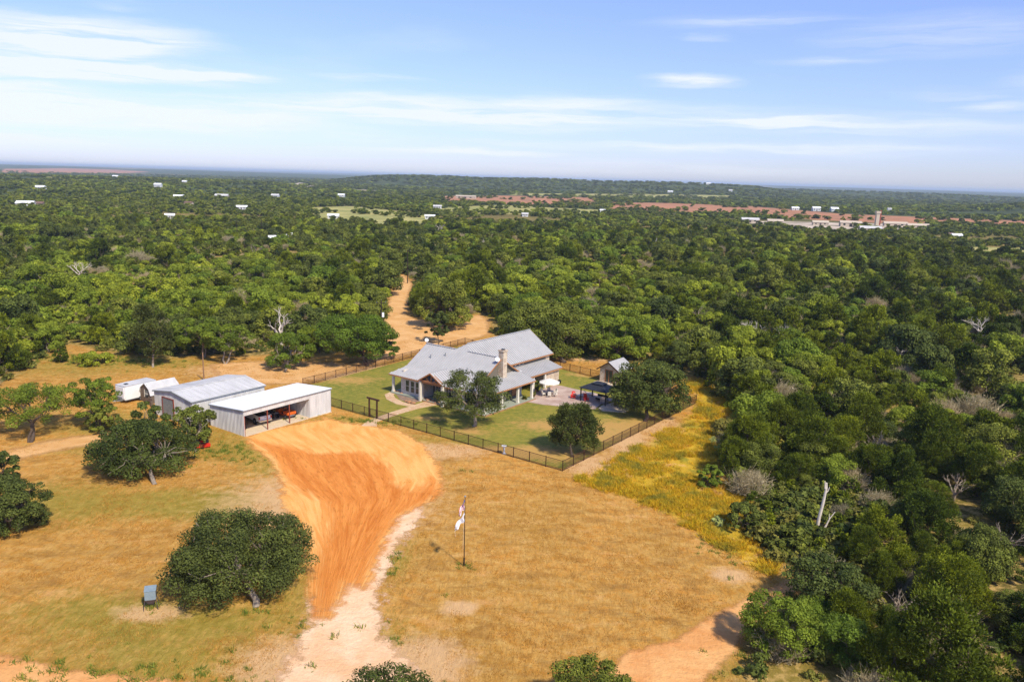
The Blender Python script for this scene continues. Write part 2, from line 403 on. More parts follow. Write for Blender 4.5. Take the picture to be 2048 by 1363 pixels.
PX = dict(
    clear=[(-160, 1500), (-160, 870), (-40, 800), (0, 770), (55, 745), (95, 712), (140, 690), (225, 706), (330, 718), (425, 712), (520, 712), (600, 705), (640, 712), (700, 705),
           (745, 690), (772, 640), (776, 600), (785, 575), (780, 560), (797, 552), (802, 548), (808, 548), (822, 558), (828, 562), (822, 590), (812, 610), (838, 640), (870, 632), (960, 628), (978, 640), (980, 668), (1060, 700), (1130, 712), (1190, 712),
           (1230, 722), (1290, 728), (1362, 748), (1395, 756), (1420, 790), (1475, 828), (1502, 862), (1445, 888), (1438, 930), (1448, 962), (1488, 1000),
           (1496, 1060), (1545, 1125), (1562, 1165), (1500, 1240), (1480, 1290), (1470, 1363), (1500, 1500)],
    lawn=[(662, 812), (1125, 938), (1388, 808), (1200, 758), (1105, 733), (930, 690), (610, 772)],
    dirt=[(492, 874), (520, 862), (650, 838), (640, 833), (690, 846), (735, 850), (800, 862), (846, 888), (880, 932), (886, 985), (846, 1010), (800, 1032), (772, 1080), (750, 1140), (728, 1180), (716, 1170), (695, 1168), (664, 1235), (632, 1236),
          (618, 1180), (620, 1120), (600, 1060), (565, 1010), (562, 960), (540, 915), (505, 895)],
    sand=[(540, 1500), (560, 1350), (596, 1296), (618, 1240), (625, 1180), (690, 1140), (740, 1110), (790, 1030), (840, 1000), (840, 1030), (795, 1095), (768, 1150), (758, 1215), (768, 1270), (800, 1305), (830, 1345), (860, 1500)],
    road=[(1100, 1500), (1225, 1330), (1262, 1300), (1345, 1283), (1430, 1228), (1552, 1172), (1610, 1150), (1625, 1168), (1562, 1195), (1502, 1236), (1478, 1292), (1400, 1370), (1330, 1500)],
    road2=[(-200, 1300), (0, 1308), (90, 1330), (230, 1352), (420, 1368), (620, 1380), (620, 1450), (300, 1420), (0, 1372), (-200, 1360)],
    yellow=[(1150, 962), (1240, 910), (1350, 852), (1402, 808), (1350, 762), (1400, 757), (1480, 830), (1502, 862), (1445, 888), (1440, 950), (1500, 1000), (1512, 1060), (1550, 1130), (1540, 1150), (1495, 1135), (1420, 1080), (1300, 1010), (1200, 978)],
    lane=[(798, 552), (808, 550), (824, 568), (815, 600), (812, 630), (838, 640), (870, 634), (960, 630), (976, 640), (978, 668), (930, 684), (830, 705), (700, 742), (600, 766), (530, 768), (440, 752), (420, 728), (520, 722), (620, 725), (690, 730), (745, 712), (768, 690), (766, 640), (778, 600)],
    left=[(-160, 930), (0, 905), (100, 880), (230, 862), (270, 850), (280, 862), (200, 885), (90, 905), (0, 925), (-160, 960)],
    fieldA=[(620, 415), (700, 412), (872, 430), (872, 445), (760, 452), (640, 446)],
    fieldB=[(870, 415), (1000, 410), (1210, 420), (1200, 428), (1000, 428), (880, 425)],
    fieldC=[(1870, 492), (2300, 500), (2300, 525), (1960, 514)],
    fieldD=[(1020, 386), (1250, 389), (1460, 394), (1460, 397), (1020, 390)],
    red1=[(880, 392), (1000, 391), (1190, 395), (1190, 412), (1060, 410), (900, 403)],
    red2=[(1200, 404), (1340, 406), (1500, 412), (1690, 428), (1900, 436), (2300, 452), (2300, 470), (2040, 452), (1850, 450), (1640, 440), (1480, 429), (1220, 417)],
    pale1=[(540, 369), (600, 366), (665, 375), (640, 380), (560, 376)],
    pale2=[(690, 378), (790, 385), (785, 388), (700, 383)],
    ind=[(1500, 442), (1600, 443), (1700, 446), (1850, 448), (1850, 458), (1740, 466), (1600, 456), (1500, 450)],
    quarry=[(10, 337), (120, 338), (230, 341), (300, 344), (225, 347), (90, 346), (0, 345)],
    green1=[(85, 362), (170, 368), (215, 385), (190, 392), (120, 380)],
)
W = {k: P(v) for k, v in PX.items()}


def hz(X, Y):
    """height of the land: flat round the house, low ridges far off"""
    X = np.asarray(X, float); Y = np.asarray(Y, float); r = np.hypot(X, Y)
    t = np.arctan2(X, np.maximum(Y, 1)) * F   # bearing, in pixels from the middle

    def bump(c, w): return np.exp(-((r - c) / w) ** 2)

    def win(a, b, s): return 1 / (1 + np.exp(-(t - a) / s)) / (1 + np.exp((t - b) / s))
    z = 12 * bump(1750, 330) * win(-1500, -420, 60) + 5 * bump(1250, 200) * win(-1500, -600, 60)
    z = z + 31 * bump(2700, 380) * win(-330, 500, 28) * (1 + .04 * np.sin(t / 37.)) + 17 * bump(3600, 500) * win(330, 900, 50)
    z = z + 27 * bump(1600, 230) * win(890, 1700, 60)
    far = np.clip((r - 5000) / 4000, 0, 1)
    z = z + far * (9 * np.sin(r / 900. + t / 400.) + 8 * np.sin(r / 2300. + t / 250. + 1) + 4)
    return z


# ------------------------------------------------------------------ ground sheet
def ground_mat():
    m, t, b = new_mat('dry_pasture_ground'); g = t.nodes.new('ShaderNodeNewGeometry'); pos = g.outputs['Position']
    A = {k: NN(t, 'ShaderNodeAttribute', attribute_name=k).outputs['Fac'] for k in ('wood', 'field', 'redsoil', 'pale', 'green', 'gold', 'tan')}
    n1 = noise(t, pos, 0.06, 6, 0.62, 0.6); n2 = noise(t, pos, 0.9, 6, 0.7); n3 = noise(t, mapping(t, pos, (3.2, 1.1, 1), (0, 0, rad(28))), 0.8, 6, 0.75, 0.5); n4 = noise(t, pos, 7.0, 3, 0.6)
    col = mixc(t, maprange(t, n1, 0.34, 0.66), (0.60, 0.265, 0.045), (0.40, 0.205, 0.034))
    col = mixc(t, maprange(t, n2, 0.40, 0.72), col, (0.62, 0.38, 0.11))
    col = mixc(t, math_(t, 'MULTIPLY', maprange(t, n3, 0.48, 0.72), 0.8), col, (0.30, 0.145, 0.026))
    n6 = noise(t, mapping(t, pos, (1, 2.2, 1), (0, 0, rad(-35))), 0.22, 6, 0.7, 0.8); col = mixc(t, math_(t, 'MULTIPLY', maprange(t, n6, 0.50, 0.66), 0.75), col, (0.30, 0.15, 0.035)); col = mixc(t, math_(t, 'MULTIPLY', maprange(t, n6, 0.44, 0.30), 0.55), col, (0.70, 0.38, 0.14))
    n7 = noise(t, pos, 3.2, 5, 0.75); n8 = noise(t, mapping(t, pos, (2.6, 1, 1), (0, 0, rad(50))), 1.4, 5, 0.8)
    col = mixc(t, math_(t, 'MULTIPLY', maprange(t, n7, 0.54, 0.66), 0.55), col, (0.26, 0.14, 0.035)); col = mixc(t, math_(t, 'MULTIPLY', maprange(t, n8, 0.56, 0.68), 0.35), col, (0.74, 0.44, 0.15))
    # mown swathes: arcs
    cv = mapping(t, pos, (1, 1, 1), loc=(12, -30, 0))
    wv = NN(t, 'ShaderNodeTexWave', wave_type='RINGS', rings_direction='Z'); wv.inputs['Scale'].default_value = 0.10; wv.inputs['Distortion'].default_value = 11; wv.inputs['Detail'].default_value = 4; wv.inputs['Detail Scale'].default_value = 0.6
    t.links.new(cv, wv.inputs['Vector'])
    col = mixc(t, math_(t, 'MULTIPLY', maprange(t, wv.outputs['Fac'], 0.5, 1.0), 0.12), col, (0.74, 0.46, 0.13))
    gr = maprange(t, math_(t, 'ADD', math_(t, 'ADD', A['green'], maprange(t, noise(t, pos, 0.045, 4, 0.6), .54, .72, 0, .35)), math_(t, 'MULTIPLY', math_(t, 'SUBTRACT', n3, 0.5), 1.5)), 0.30, 0.75)
    col = mixc(t, math_(t, 'MULTIPLY', gr, .75), col, mixc(t, maprange(t, n2, .4, .7), (0.22, 0.20, 0.028), (0.40, 0.29, 0.05)))
    gd = maprange(t, math_(t, 'ADD', A['gold'], math_(t, 'MULTIPLY', math_(t, 'SUBTRACT', n2, 0.5), 0.8)), -0.1, 0.5)
    gcol = mixc(t, n3, (0.70, 0.42, 0.03), (0.46, 0.30, 0.03)); n9 = noise(t, pos, 0.28, 5, 0.7, .5); gcol = mixc(t, maprange(t, n9, .50, .66), gcol, (0.28, 0.25, 0.03)); gcol = mixc(t, maprange(t, n9, .42, .30), gcol, (0.74, 0.44, 0.15)); col = mixc(t, gd, col, gcol)
    tn = maprange(t, math_(t, 'ADD', A['tan'], math_(t, 'MULTIPLY', math_(t, 'SUBTRACT', n2, 0.5), 1.0)), 0.25, 0.7)
    col = mixc(t, math_(t, 'MULTIPLY', tn, .8), col, (0.68, 0.42, 0.20))
    # woodland floor
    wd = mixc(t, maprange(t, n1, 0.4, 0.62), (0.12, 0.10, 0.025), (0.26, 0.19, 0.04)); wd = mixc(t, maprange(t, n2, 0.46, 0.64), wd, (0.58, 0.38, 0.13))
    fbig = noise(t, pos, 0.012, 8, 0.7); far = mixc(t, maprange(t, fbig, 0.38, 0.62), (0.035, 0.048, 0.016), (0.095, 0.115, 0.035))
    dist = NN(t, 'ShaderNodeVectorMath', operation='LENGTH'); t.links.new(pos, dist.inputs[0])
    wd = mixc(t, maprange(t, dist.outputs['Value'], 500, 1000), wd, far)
    pl = maprange(t, noise(t, mapping(t, pos, (1, .35, 1)), 0.0012, 6, 0.6), 0.60, 0.64)
    wd = mixc(t, math_(t, 'MULTIPLY', pl, maprange(t, dist.outputs['Value'], 3800, 6000, 0, .8)), wd, (0.42, 0.30, 0.19))
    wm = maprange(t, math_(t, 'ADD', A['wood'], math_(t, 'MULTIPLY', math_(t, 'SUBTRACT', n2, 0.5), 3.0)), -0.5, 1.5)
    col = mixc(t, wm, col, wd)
    nf = noise(t, pos, 0.03, 6, 0.65)
    col = mixc(t, maprange(t, A['field'], -3, 3), col, mixc(t, maprange(t, nf, .4, .65), (0.44, 0.38, 0.13), (0.22, 0.24, 0.07)))
    nr = noise(t, mapping(t, pos, (1, 1, 6)), 0.035, 6, 0.65)
    col = mixc(t, maprange(t, A['redsoil'], -6, 6), col, mixc(t, maprange(t, nr, .4, .62), (0.50, 0.22, 0.11), (0.30, 0.16, 0.09)))
    col = mixc(t, maprange(t, A['pale'], -6, 6), col, mixc(t, maprange(t, nr, .42, .6), (0.62, 0.50, 0.38), (0.30, 0.25, 0.17)))
    t.links.new(col, b.inputs['Base Color']); b.inputs['Roughness'].default_value = 0.95; b.inputs['Specular IOR Level'].default_value = 0.05
    bn = t.nodes.new('ShaderNodeBump'); bn.inputs['Strength'].default_value = 0.9; bn.inputs['Distance'].default_value = 0.22
    hb = math_(t, 'ADD', math_(t, 'MULTIPLY', n3, 1.0), math_(t, 'MULTIPLY', n4, 0.30)); t.links.new(hb, bn.inputs['Height']); t.links.new(bn.outputs[0], b.inputs['Normal'])
    return m


def blob(X, Y, px, py, rx, ry=None):
    c = G(px, py); return np.exp(-((X - c[0]) / rx) ** 2 - ((Y - c[1]) / (ry or rx)) ** 2)


def build_ground():
    rr = [2.0, 12, 25, 32] + list(np.arange(36, 190, 0.42)); r = rr[-1]
    while r < 60000: r *= 1.0085; rr.append(r)
    rr = np.array(rr)
    th = np.concatenate([np.arange(-180, -45, 4.5), np.arange(-45, 45.01, 0.19), np.arange(49, 180, 4.5)]); th = np.radians(th)
    T, R = np.meshgrid(th, rr); X, Y = (R * np.sin(T)).ravel(), (R * np.cos(T)).ravel(); Z = hz(X, Y)
    n, k = len(rr), len(th)
    i = np.arange(n - 1)[:, None] * k; j = np.arange(k)[None, :]; j2 = (j + 1) % k
    Q = np.stack([i + j, i + j2, i + k + j2, i + k + j], -1).reshape(-1, 4)[:, ::-1]
    Q = np.concatenate([Q]); at = {}
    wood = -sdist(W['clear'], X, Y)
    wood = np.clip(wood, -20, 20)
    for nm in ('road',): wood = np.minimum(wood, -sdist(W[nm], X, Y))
    fld = np.full(X.shape, -50.)
    for nm in ('fieldA', 'fieldB', 'fieldC', 'fieldD', 'green1'): fld = np.maximum(fld, np.clip(sdist(W[nm], X, Y), -50, 50))
    red = np.maximum(np.clip(sdist(W['red1'], X, Y), -50, 50), np.clip(sdist(W['red2'], X, Y), -50, 50)); red = np.maximum(red, np.clip(sdist(W['quarry'], X, Y), -50, 50))
    pale = np.full(X.shape, -50.)
    for nm in ('pale1', 'pale2', 'ind'): pale = np.maximum(pale, np.clip(sdist(W[nm], X, Y), -50, 50))
    green = .55 * sum(blob(X, Y, *q) for q in [(470, 905, 6, 4), (540, 940, 5, 4), (430, 870, 7, 6), (700, 838, 9, 3), (850, 880, 12, 3), (120, 740, 22, 8), (260, 715, 20, 7), (80, 1000, 9, 9), (130, 1230, 10, 5),
                                              (380, 1240, 8, 3), (600, 1180, 4, 6), (770, 1290, 4, 5), (200, 900, 12, 3), (330, 1010, 14, 5), (460, 1010, 6, 4), (180, 860, 12, 4), (800, 1120, 2, 6), (240, 830, 8, 5), (1150, 705, 14, 7), (350, 1330, 12, 3), (1420, 1330, 6, 3)])
    gold = np.clip(sdist(W['yellow'], X, Y) / 2.5, -1, 1) + .8 * blob(X, Y, 260, 730, 14, 7) + .5 * blob(X, Y, 250, 800, 7, 5)
    tan = sum(blob(X, Y, *q) for q in [(1250, 880, 3, 10), (1320, 845, 3, 8), (920, 1215, 1.6, 1.2), (860, 900, 8, 3), (1180, 930, 4, 4), (300, 1225, 3, 1.5), (660, 1000, 12, 10), (1460, 1150, 2, 1.5), (560, 745, 16, 6), (700, 740, 14, 5), (590, 1330, 5, 4), (840, 1330, 4, 4), (1170, 715, 6, 4)])
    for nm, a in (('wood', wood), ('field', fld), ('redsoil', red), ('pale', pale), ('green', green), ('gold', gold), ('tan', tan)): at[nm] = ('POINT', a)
    me = np_mesh('ground', np.stack([X, Y, Z], 1), Q, ground_mat(), at); me.shade_smooth()
    o = link(bpy.data.objects.new('ground', me)); tag(o, 'dry straw coloured pasture and woodland floor round the ranch house', kind='structure')


build_ground()


def sheet(name, poly, z, m, step=0.35, margin=1.6, label=None, extra=None, kind='structure'):
    """a thin ground covering whose ragged edge comes from the material"""
    lo, hi = poly.min(0) - margin, poly.max(0) + margin
    xs, ys = np.arange(lo[0], hi[0], step), np.arange(lo[1], hi[1], step)
    X, Y = np.meshgrid(xs, ys); nx = len(xs); S = sdist(poly, X.ravel(), Y.ravel()).reshape(X.shape)
    keep = (np.maximum(np.maximum(S[:-1, :-1], S[1:, 1:]), np.maximum(S[1:, :-1], S[:-1, 1:])) > -margin)
    ii, jj = np.nonzero(keep); Q = np.stack([ii * nx + jj, ii * nx + jj + 1, (ii + 1) * nx + jj + 1, (ii + 1) * nx + jj], 1)
    used = np.unique(Q); remap = np.zeros(X.size, int); remap[used] = np.arange(len(used))
    V = np.stack([X.ravel()[used], Y.ravel()[used], np.full(len(used), z)], 1)
    at = {'sd': ('POINT', S.ravel()[used])}
    if extra:
        for k, f in extra.items(): at[k] = ('POINT', f(V[:, 0], V[:, 1]))
    me = np_mesh(name, V, remap[Q], m, at); o = link(bpy.data.objects.new(name, me)); tag(o, label, kind=kind); return o


def edge_alpha(t, b, amp, scale, soft=0.25, off=0.0):
    g = t.nodes.new('ShaderNodeNewGeometry'); pos = g.outputs['Position']
    sdn = NN(t, 'ShaderNodeAttribute', attribute_name='sd').outputs['Fac']
    n = noise(t, pos, scale, 7, 0.72)
    a = maprange(t, math_(t, 'ADD', sdn, math_(t, 'MULTIPLY', math_(t, 'SUBTRACT', n, 0.5), amp)), off - soft, off + soft)
    t.links.new(a, b.inputs['Alpha']); return pos, sdn


# lawn
m, t, b = new_mat('yard_lawn'); pos, sdn = edge_alpha(t, b, 1.0, 1.5)
n1 = noise(t, pos, 0.10, 5, 0.6, .4); n2 = noise(t, pos, 1.1, 6, 0.7); n3 = noise(t, pos, 6, 4, 0.7)
dry = NN(t, 'ShaderNodeAttribute', attribute_name='dry').outputs['Fac']
col = mixc(t, maprange(t, n1, 0.38, 0.62), (0.150, 0.165, 0.018), (0.235, 0.205, 0.026)); col = mixc(t, maprange(t, n2, .42, .7), col, (0.33, 0.255, 0.04))
dm = maprange(t, math_(t, 'ADD', math_(t, 'MULTIPLY', dry, .8), math_(t, 'ADD', math_(t, 'MULTIPLY', math_(t, 'SUBTRACT', n2, .5), 1.6), maprange(t, noise(t, pos, .25, 5, .7), .4, .75, 0, .5))), .35, .95)
col = mixc(t, dm, col, (0.46, 0.27, 0.07))
t.links.new(col, b.inputs['Base Color']); b.inputs['Roughness'].default_value = 0.95
bn = t.nodes.new('ShaderNodeBump'); bn.inputs['Strength'].default_value = .6; bn.inputs['Distance'].default_value = .08; t.links.new(n3, bn.inputs['Height']); t.links.new(bn.outputs[0], b.inputs['Normal'])
sheet('lawn', W['lawn'], 0.004, m, 0.5, 1.0, 'mown green lawn inside the brown yard fence',
      {'dry': lambda X, Y: sum(blob(X, Y, *q) for q in [(945, 862, 3, 2), (1200, 870, 5, 4), (1100, 910, 7, 3), (1260, 850, 6, 5), (690, 760, 6, 3), (860, 835, 3, 1.5), (1020, 900, 6, 2), (1080, 850, 5, 3), (1180, 750, 5, 2)])})

# sandy drive, orange soil, roads
def soil_mat(name, c1, c2, c3, amp=2.2, sc_=0.8, soft=.3, streaks=False):
    m, t, b = new_mat(name); pos, sdn = edge_alpha(t, b, amp, sc_, soft)
    n1 = noise(t, pos, 0.22, 6, 0.65, .5); n2 = noise(t, pos, 1.8, 6, 0.7); n4 = noise(t, pos, 9, 3, .6)
    col = mixc(t, maprange(t, n1, .38, .64), c1, c2); col = mixc(t, math_(t, 'MULTIPLY', maprange(t, n2, .5, .75), .5), col, c3)
    h = n2
    if streaks:
        fl = NN(t, 'ShaderNodeAttribute', attribute_name='flow').outputs['Fac']; al = NN(t, 'ShaderNodeAttribute', attribute_name='along').outputs['Fac']; dp = NN(t, 'ShaderNodeAttribute', attribute_name='deep').outputs['Fac']
        c = t.nodes.new('ShaderNodeCombineXYZ'); t.links.new(math_(t, 'MULTIPLY', fl, 19.0), c.inputs[0]); t.links.new(math_(t, 'MULTIPLY', al, 0.16), c.inputs[1])
        s = noise(t, c.outputs[0], 1.0, 7, 0.68, .35); n5 = noise(t, c.outputs[0], 4.0, 4, 0.6)
        dm = maprange(t, math_(t, 'ADD', dp, math_(t, 'MULTIPLY', math_(t, 'SUBTRACT', s, .5), 5.5)), -.6, .9)
        deep = mixc(t, maprange(t, s, .36, .62), (0.55, 0.165, 0.026), (0.74, 0.28, 0.06)); deep = mixc(t, math_(t, 'MULTIPLY', maprange(t, n5, .52, .68), .7), deep, (0.42, 0.125, 0.018))
        lite = mixc(t, maprange(t, s, .40, .62), (0.84, 0.43, 0.13), (0.74, 0.31, 0.07)); lite = mixc(t, math_(t, 'MULTIPLY', maprange(t, n2, .5, .8), .4), lite, (0.86, 0.50, 0.22))
        col = mixc(t, dm, lite, deep); h = math_(t, 'ADD', s, math_(t, 'MULTIPLY', n4, .15))
    t.links.new(col, b.inputs['Base Color']); b.inputs['Roughness'].default_value = .95; b.inputs['Specular IOR Level'].default_value = .05
    bn = t.nodes.new('ShaderNodeBump'); bn.inputs['Strength'].default_value = .7; bn.inputs['Distance'].default_value = .22; t.links.new(h, bn.inputs['Height']); t.links.new(bn.outputs[0], b.inputs['Normal'])
    return m


sheet('caliche_driveway', W['sand'], 0.008, soil_mat('pale_caliche', (0.84, 0.58, 0.35), (0.76, 0.44, 0.22), (0.62, 0.36, 0.17), 6.0, .7, .5), .3, 4.0, 'pale sandy end of the driveway running out of the frame')
DEEP = P([(500, 878), (640, 905), (720, 902), (780, 928), (792, 962), (830, 980), (872, 945), (885, 990), (800, 1030), (768, 1080), (748, 1130), (722, 1178), (690, 1165), (655, 1235), (622, 1235), (622, 1150), (642, 1080), (658, 1030), (640, 1000), (600, 985), (572, 962), (558, 930), (520, 895)])
LB = [(860, 430), (900, 500), (960, 545), (1000, 600), (1100, 640), (1250, 630)]; RB = [(860, 830), (900, 870), (960, 900), (1000, 870), (1100, 765), (1250, 680)]


def flow_f(X, Y):
    px, py = proj(X, Y, 0 * X); l = np.interp(py, *zip(*LB)); r = np.interp(py, *zip(*RB)); return (px - l) / (r - l)


def along_f(X, Y): return Y


sheet('dirt_turnaround', W['dirt'], 0.012, soil_mat('orange_soil', (0.84, 0.42, 0.14), (0.74, 0.30, 0.075), (.6, .2, .05), 3.2, .8, .45, True), .3, 2.4, 'raked orange soil turnaround in front of the open carport',
      {'flow': flow_f, 'along': along_f, 'deep': lambda X, Y: np.clip(sdist(DEEP, X, Y), -3, 3)})
roadm = soil_mat('sandy_road_soil', (0.78, 0.43, 0.16), (0.66, 0.29, 0.09), (0.52, 0.20, 0.06), 2.2, .9, .3)
sheet('ranch_road', W['road'], 0.016, roadm, .35, 1.6, 'sandy ranch road curving away under the trees on the right')
sheet('dirt_track', W['road2'], 0.020, roadm, .35, 1.6, 'strip of orange dirt track along the bottom left')
lanem = soil_mat('lane_soil', (0.72, 0.42, 0.17), (0.60, 0.31, 0.10), (0.70, 0.46, 0.20), 3.0, .4, .8)
sheet('dirt_lane', W['lane'], 0.005, lanem, .6, 2.5, 'dirt lane leading away into the woods behind the house')
sheet('dirt_path', W['left'], 0.006, lanem, .5, 2.0, 'bare dirt path past the left side of the carport')

# ------------------------------------------------------------------ the house (local axes: u away to the right, v away to the left)
HO = (-3.859, 114.123); HA = rad(53)
house = thing('farmhouse', 'long limestone ranch house under steep grey standing seam metal roofs with wraparound porch', 'house', (*HO, 0), HA)
roofs = dict(
    roof_main=[[(2.3, 2.5, 4.22), (7.13, 2.5, 7.26), (7.13, 18.5, 7.26), (2.3, 18.5, 4.22)], [(7.13, 9.3, 7.26), (8.46, 10.6, 8.17), (7.13, 11.9, 7.26)],
               [(7.13, 2.5, 7.26), (12.1, 2.5, 4.13), (12.1, 18.5, 4.13), (7.13, 18.5, 7.26)]],
    porch_roof=[[(-.5, -.5, 3.22), (-.5, 19.73, 3.22), (2.3, 18.5, 4.22), (2.3, 2.3, 4.22)], [(-.5, -.5, 3.22), (2.9, 2.9, 4.44), (12.1, 2.9, 4.44), (12.4, -.5, 3.22)]],
    wing_roof=[[(8.46, 10.6, 8.17), (25.8, 10.6, 8.17), (25.8, 5.35, 4.65), (11.27, 5.35, 4.65), (7.13, 9.3, 7.26)], [(8.46, 10.6, 8.17), (25.8, 10.6, 8.17), (25.8, 15.85, 4.65), (11.27, 15.85, 4.65), (7.13, 11.9, 7.26)]],
    lean_to_roof=[[(11.0, 5.9, 3.78), (24.4, 5.9, 3.78), (24.4, 2.4, 2.86), (12.0, 2.4, 2.86)]],
    entry_roof=[[(-1, 10.1, 5.0), (3.5, 10.1, 5.0), (0.2, 12.7, 3.44), (-1, 12.7, 3.44)], [(-1, 10.1, 5.0), (3.5, 10.1, 5.0), (0.2, 7.5, 3.44), (-1, 7.5, 3.44)]])
DIRS = dict(roof_main=[(1, 0, .6), (1, 0, .6), (1, 0, -.6)], porch_roof=[(1, 0, .3), (0, 1, .3)], wing_roof=[(0, 1, .6), (0, 1, -.6)], lean_to_roof=[(0, 1, .2)], entry_roof=[(0, 1, -.6), (0, 1, .6)])
for rn, pl in roofs.items():
    q = MB()
    for k, p in enumerate(pl):
        q.slab(p, 0.10); q.ribs(p, DIRS[rn][k], 0.50, 0.06, 0.09)
    q.build(rn, MT['roof'], house)
cap = MB(); cap.bar((7.13, 2.5, 7.33), (7.13, 9.3, 7.33), .3, .05); cap.bar((7.13, 11.9, 7.33), (7.13, 18.5, 7.33), .3, .05); cap.bar((8.46, 10.6, 8.24), (25.8, 10.6, 8.24), .3, .05); cap.build('ridge_cap', MT['roof'], house)
q = MB()
for a_ in ((4.6, 15.2, 5.72), (3.6, 6.5, 5.1), (5.5, 12.8, 6.25)): q = MB(); q.tube((a_[0], a_[1], a_[2] - .2), (a_[0], a_[1], a_[2] + .45), .07, n=8); q.tube((a_[0], a_[1], a_[2] + .45), (a_[0], a_[1], a_[2] + .52), .12, n=8); q.build('vent_pipe', MT['gutter'], house)
# timber fascias
q = MB()
for a, b_ in (((-.53, -.53, 3.10), (-.53, 19.7, 3.10)), ((-.53, -.53, 3.10), (12.4, -.53, 3.10)), ((11.27, 5.30, 4.52), (25.8, 5.30, 4.52)), ((12.0, 2.36, 2.66), (24.4, 2.36, 2.66)), ((24.43, 2.4, 2.74), (24.43, 5.9, 3.62)),
              ((12.42, -.5, 3.10), (12.12, 2.9, 4.30)), ((2.2, 2.45, 4.08), (7.13, 2.45, 7.16)), ((7.13, 2.45, 7.16), (12.15, 2.45, 4.0)), ((-1.04, 10.1, 4.92), (-1.04, 12.75, 3.33)), ((-1.04, 10.1, 4.92), (-1.04, 7.45, 3.33)),
              ((25.83, 5.35, 4.5), (25.83, 10.6, 8.05)), ((25.83, 10.6, 8.05), (25.83, 15.8, 4.5)), ((2.3, 18.53, 4.1), (7.13, 18.53, 7.14)), ((7.13, 18.53, 7.14), (12.1, 18.53, 4.0)), ((-.5, 19.75, 3.1), (2.3, 18.53, 4.1))):
    q.bar(a, b_, .08, .17)
q.build('fascia_board', MT['cedarwood'], house)
q = MB()  # taupe siding
q.b2((2.6, 2.9, 0), (12.0, 3.15, 4.3)); q.xprism([(2.6, 4.3), (12.0, 4.3), (7.13, 7.2)], 1, 2.9, 3.15)
q.b2((12.0, 5.9, 0), (24.0, 6.15, 4.75)); q.b2((12.0, 3.15, 0), (12.2, 5.9, 3.3)); q.b2((25.1, 6.0, 0), (25.3, 15.2, 4.6)); q.xprism([(6.0, 4.6), (15.2, 4.6), (10.6, 8.0)], 0, 25.1, 25.3)
q.b2((12, 15.0, 0), (25.1, 15.2, 4.6)); q.b2((2.6, 3.15, 0), (2.8, 12.7, 4.3)); q.b2((12.0, 6.2, 0), (12.2, 18.2, 4.0)); q.xprism([(2.5, 4.3), (12.0, 4.3), (7.13, 7.2)], 1, 18.0, 18.2)
q.build('siding_wall', MT['siding'], house)
q = MB(); q.b2((0.3, 12.9, 0), (0.6, 17.7, 3.3)); q.b2((0.6, 17.4, 0), (12.0, 17.7, 4.0)); q.b2((0.6, 12.9, 0), (2.8, 13.1, 3.3)); q.build('limestone_wall', MT['stonewhite'], house)
q = MB(); q.b2((19.7, 2.8, 0), (24.0, 5.9, 2.85)); q.b2((24.0, 5.7, 0), (25.1, 6.6, 4.5)); q.build('stone_wing_wall', MT['limestone'], house, 'cream limestone end wall of the wing')
q = MB(); q.b2((10.6, 2.84, .25), (11.9, 2.9, 2.9)); q.build('door', MT['cedarwood'], house)
q = MB(); q.b2((-.45, -.45, 0), (12.5, 2.9, .22)); q.b2((-.45, 2.9, 0), (2.6, 19.4, .22)); q.build('porch_floor', MT['greyfloor'], house)
q = MB(); q.b2((-.52, -.52, 0), (12.55, -.45, .19)); q.b2((-.52, -.45, 0), (-.45, 12.9, .19)); q.build('porch_edge', MT['rock'], house)
for (pu, pv, zt, w) in ((.1, .1, 3.1, .34), (.1, 1.1, 3.1, .34), (4.35, .1, 3.1, .34), (8.45, .1, 3.1, .34), (12.2, .1, 3.1, .34), (.1, 4.2, 3.1, .32), (.1, 7.9, 3.1, .34), (.1, 12.7, 3.1, .34), (.05, 19.2, 3.1, .34), (16.2, 2.7, 2.8, .34), (19.5, 2.65, 2.8, .3), (12.6, 2.7, 2.8, .3)):
    p_ = MB(); p_.b2((pu - w / 2, pv - w / 2, .0), (pu + w / 2, pv + w / 2, zt)); p_.b2((pu - w * .62, pv - w * .62, 0), (pu + w * .62, pv + w * .62, .45)); p_.build('porch_post', MT['cream'], house)


def window(parent, face, c, w, h, base, rows=2, cols=1, depth=.10):
    """face 'u': wall looks towards -u at u = base, c = v of the middle; face 'v': wall looks towards -v at v = base, c = u"""
    fr = MB(); z0, z1 = h; t_ = .09

    def bx(m_, a0, a1, zz0, zz1, d0, d1):
        if face == 'u': m_.b2((base - d1, a0, zz0), (base - d0, a1, zz1))
        else: m_.b2((a0, base - d1, zz0), (a1, base - d0, zz1))
    bx(fr, c - w / 2 - t_, c - w / 2, z0 - t_, z1 + t_, 0, depth); bx(fr, c + w / 2, c + w / 2 + t_, z0 - t_, z1 + t_, 0, depth)
    bx(fr, c - w / 2, c + w / 2, z1, z1 + t_, 0, depth); bx(fr, c - w / 2, c + w / 2, z0 - t_, z0, 0, depth + .03)
    for r_ in range(1, rows): zz = z0 + (z1 - z0) * r_ / rows; bx(fr, c - w / 2, c + w / 2, zz - .03, zz + .03, 0, depth - .02)
    for r_ in range(1, cols): aa = c - w / 2 + w * r_ / cols; bx(fr, aa - .03, aa + .03, z0, z1, 0, depth - .025)
    o = fr.build('window', MT['cream'], parent); g = MB(); bx(g, c - w / 2, c + w / 2, z0, z1, .004, .05); g.build('pane', MT['glass'], o)


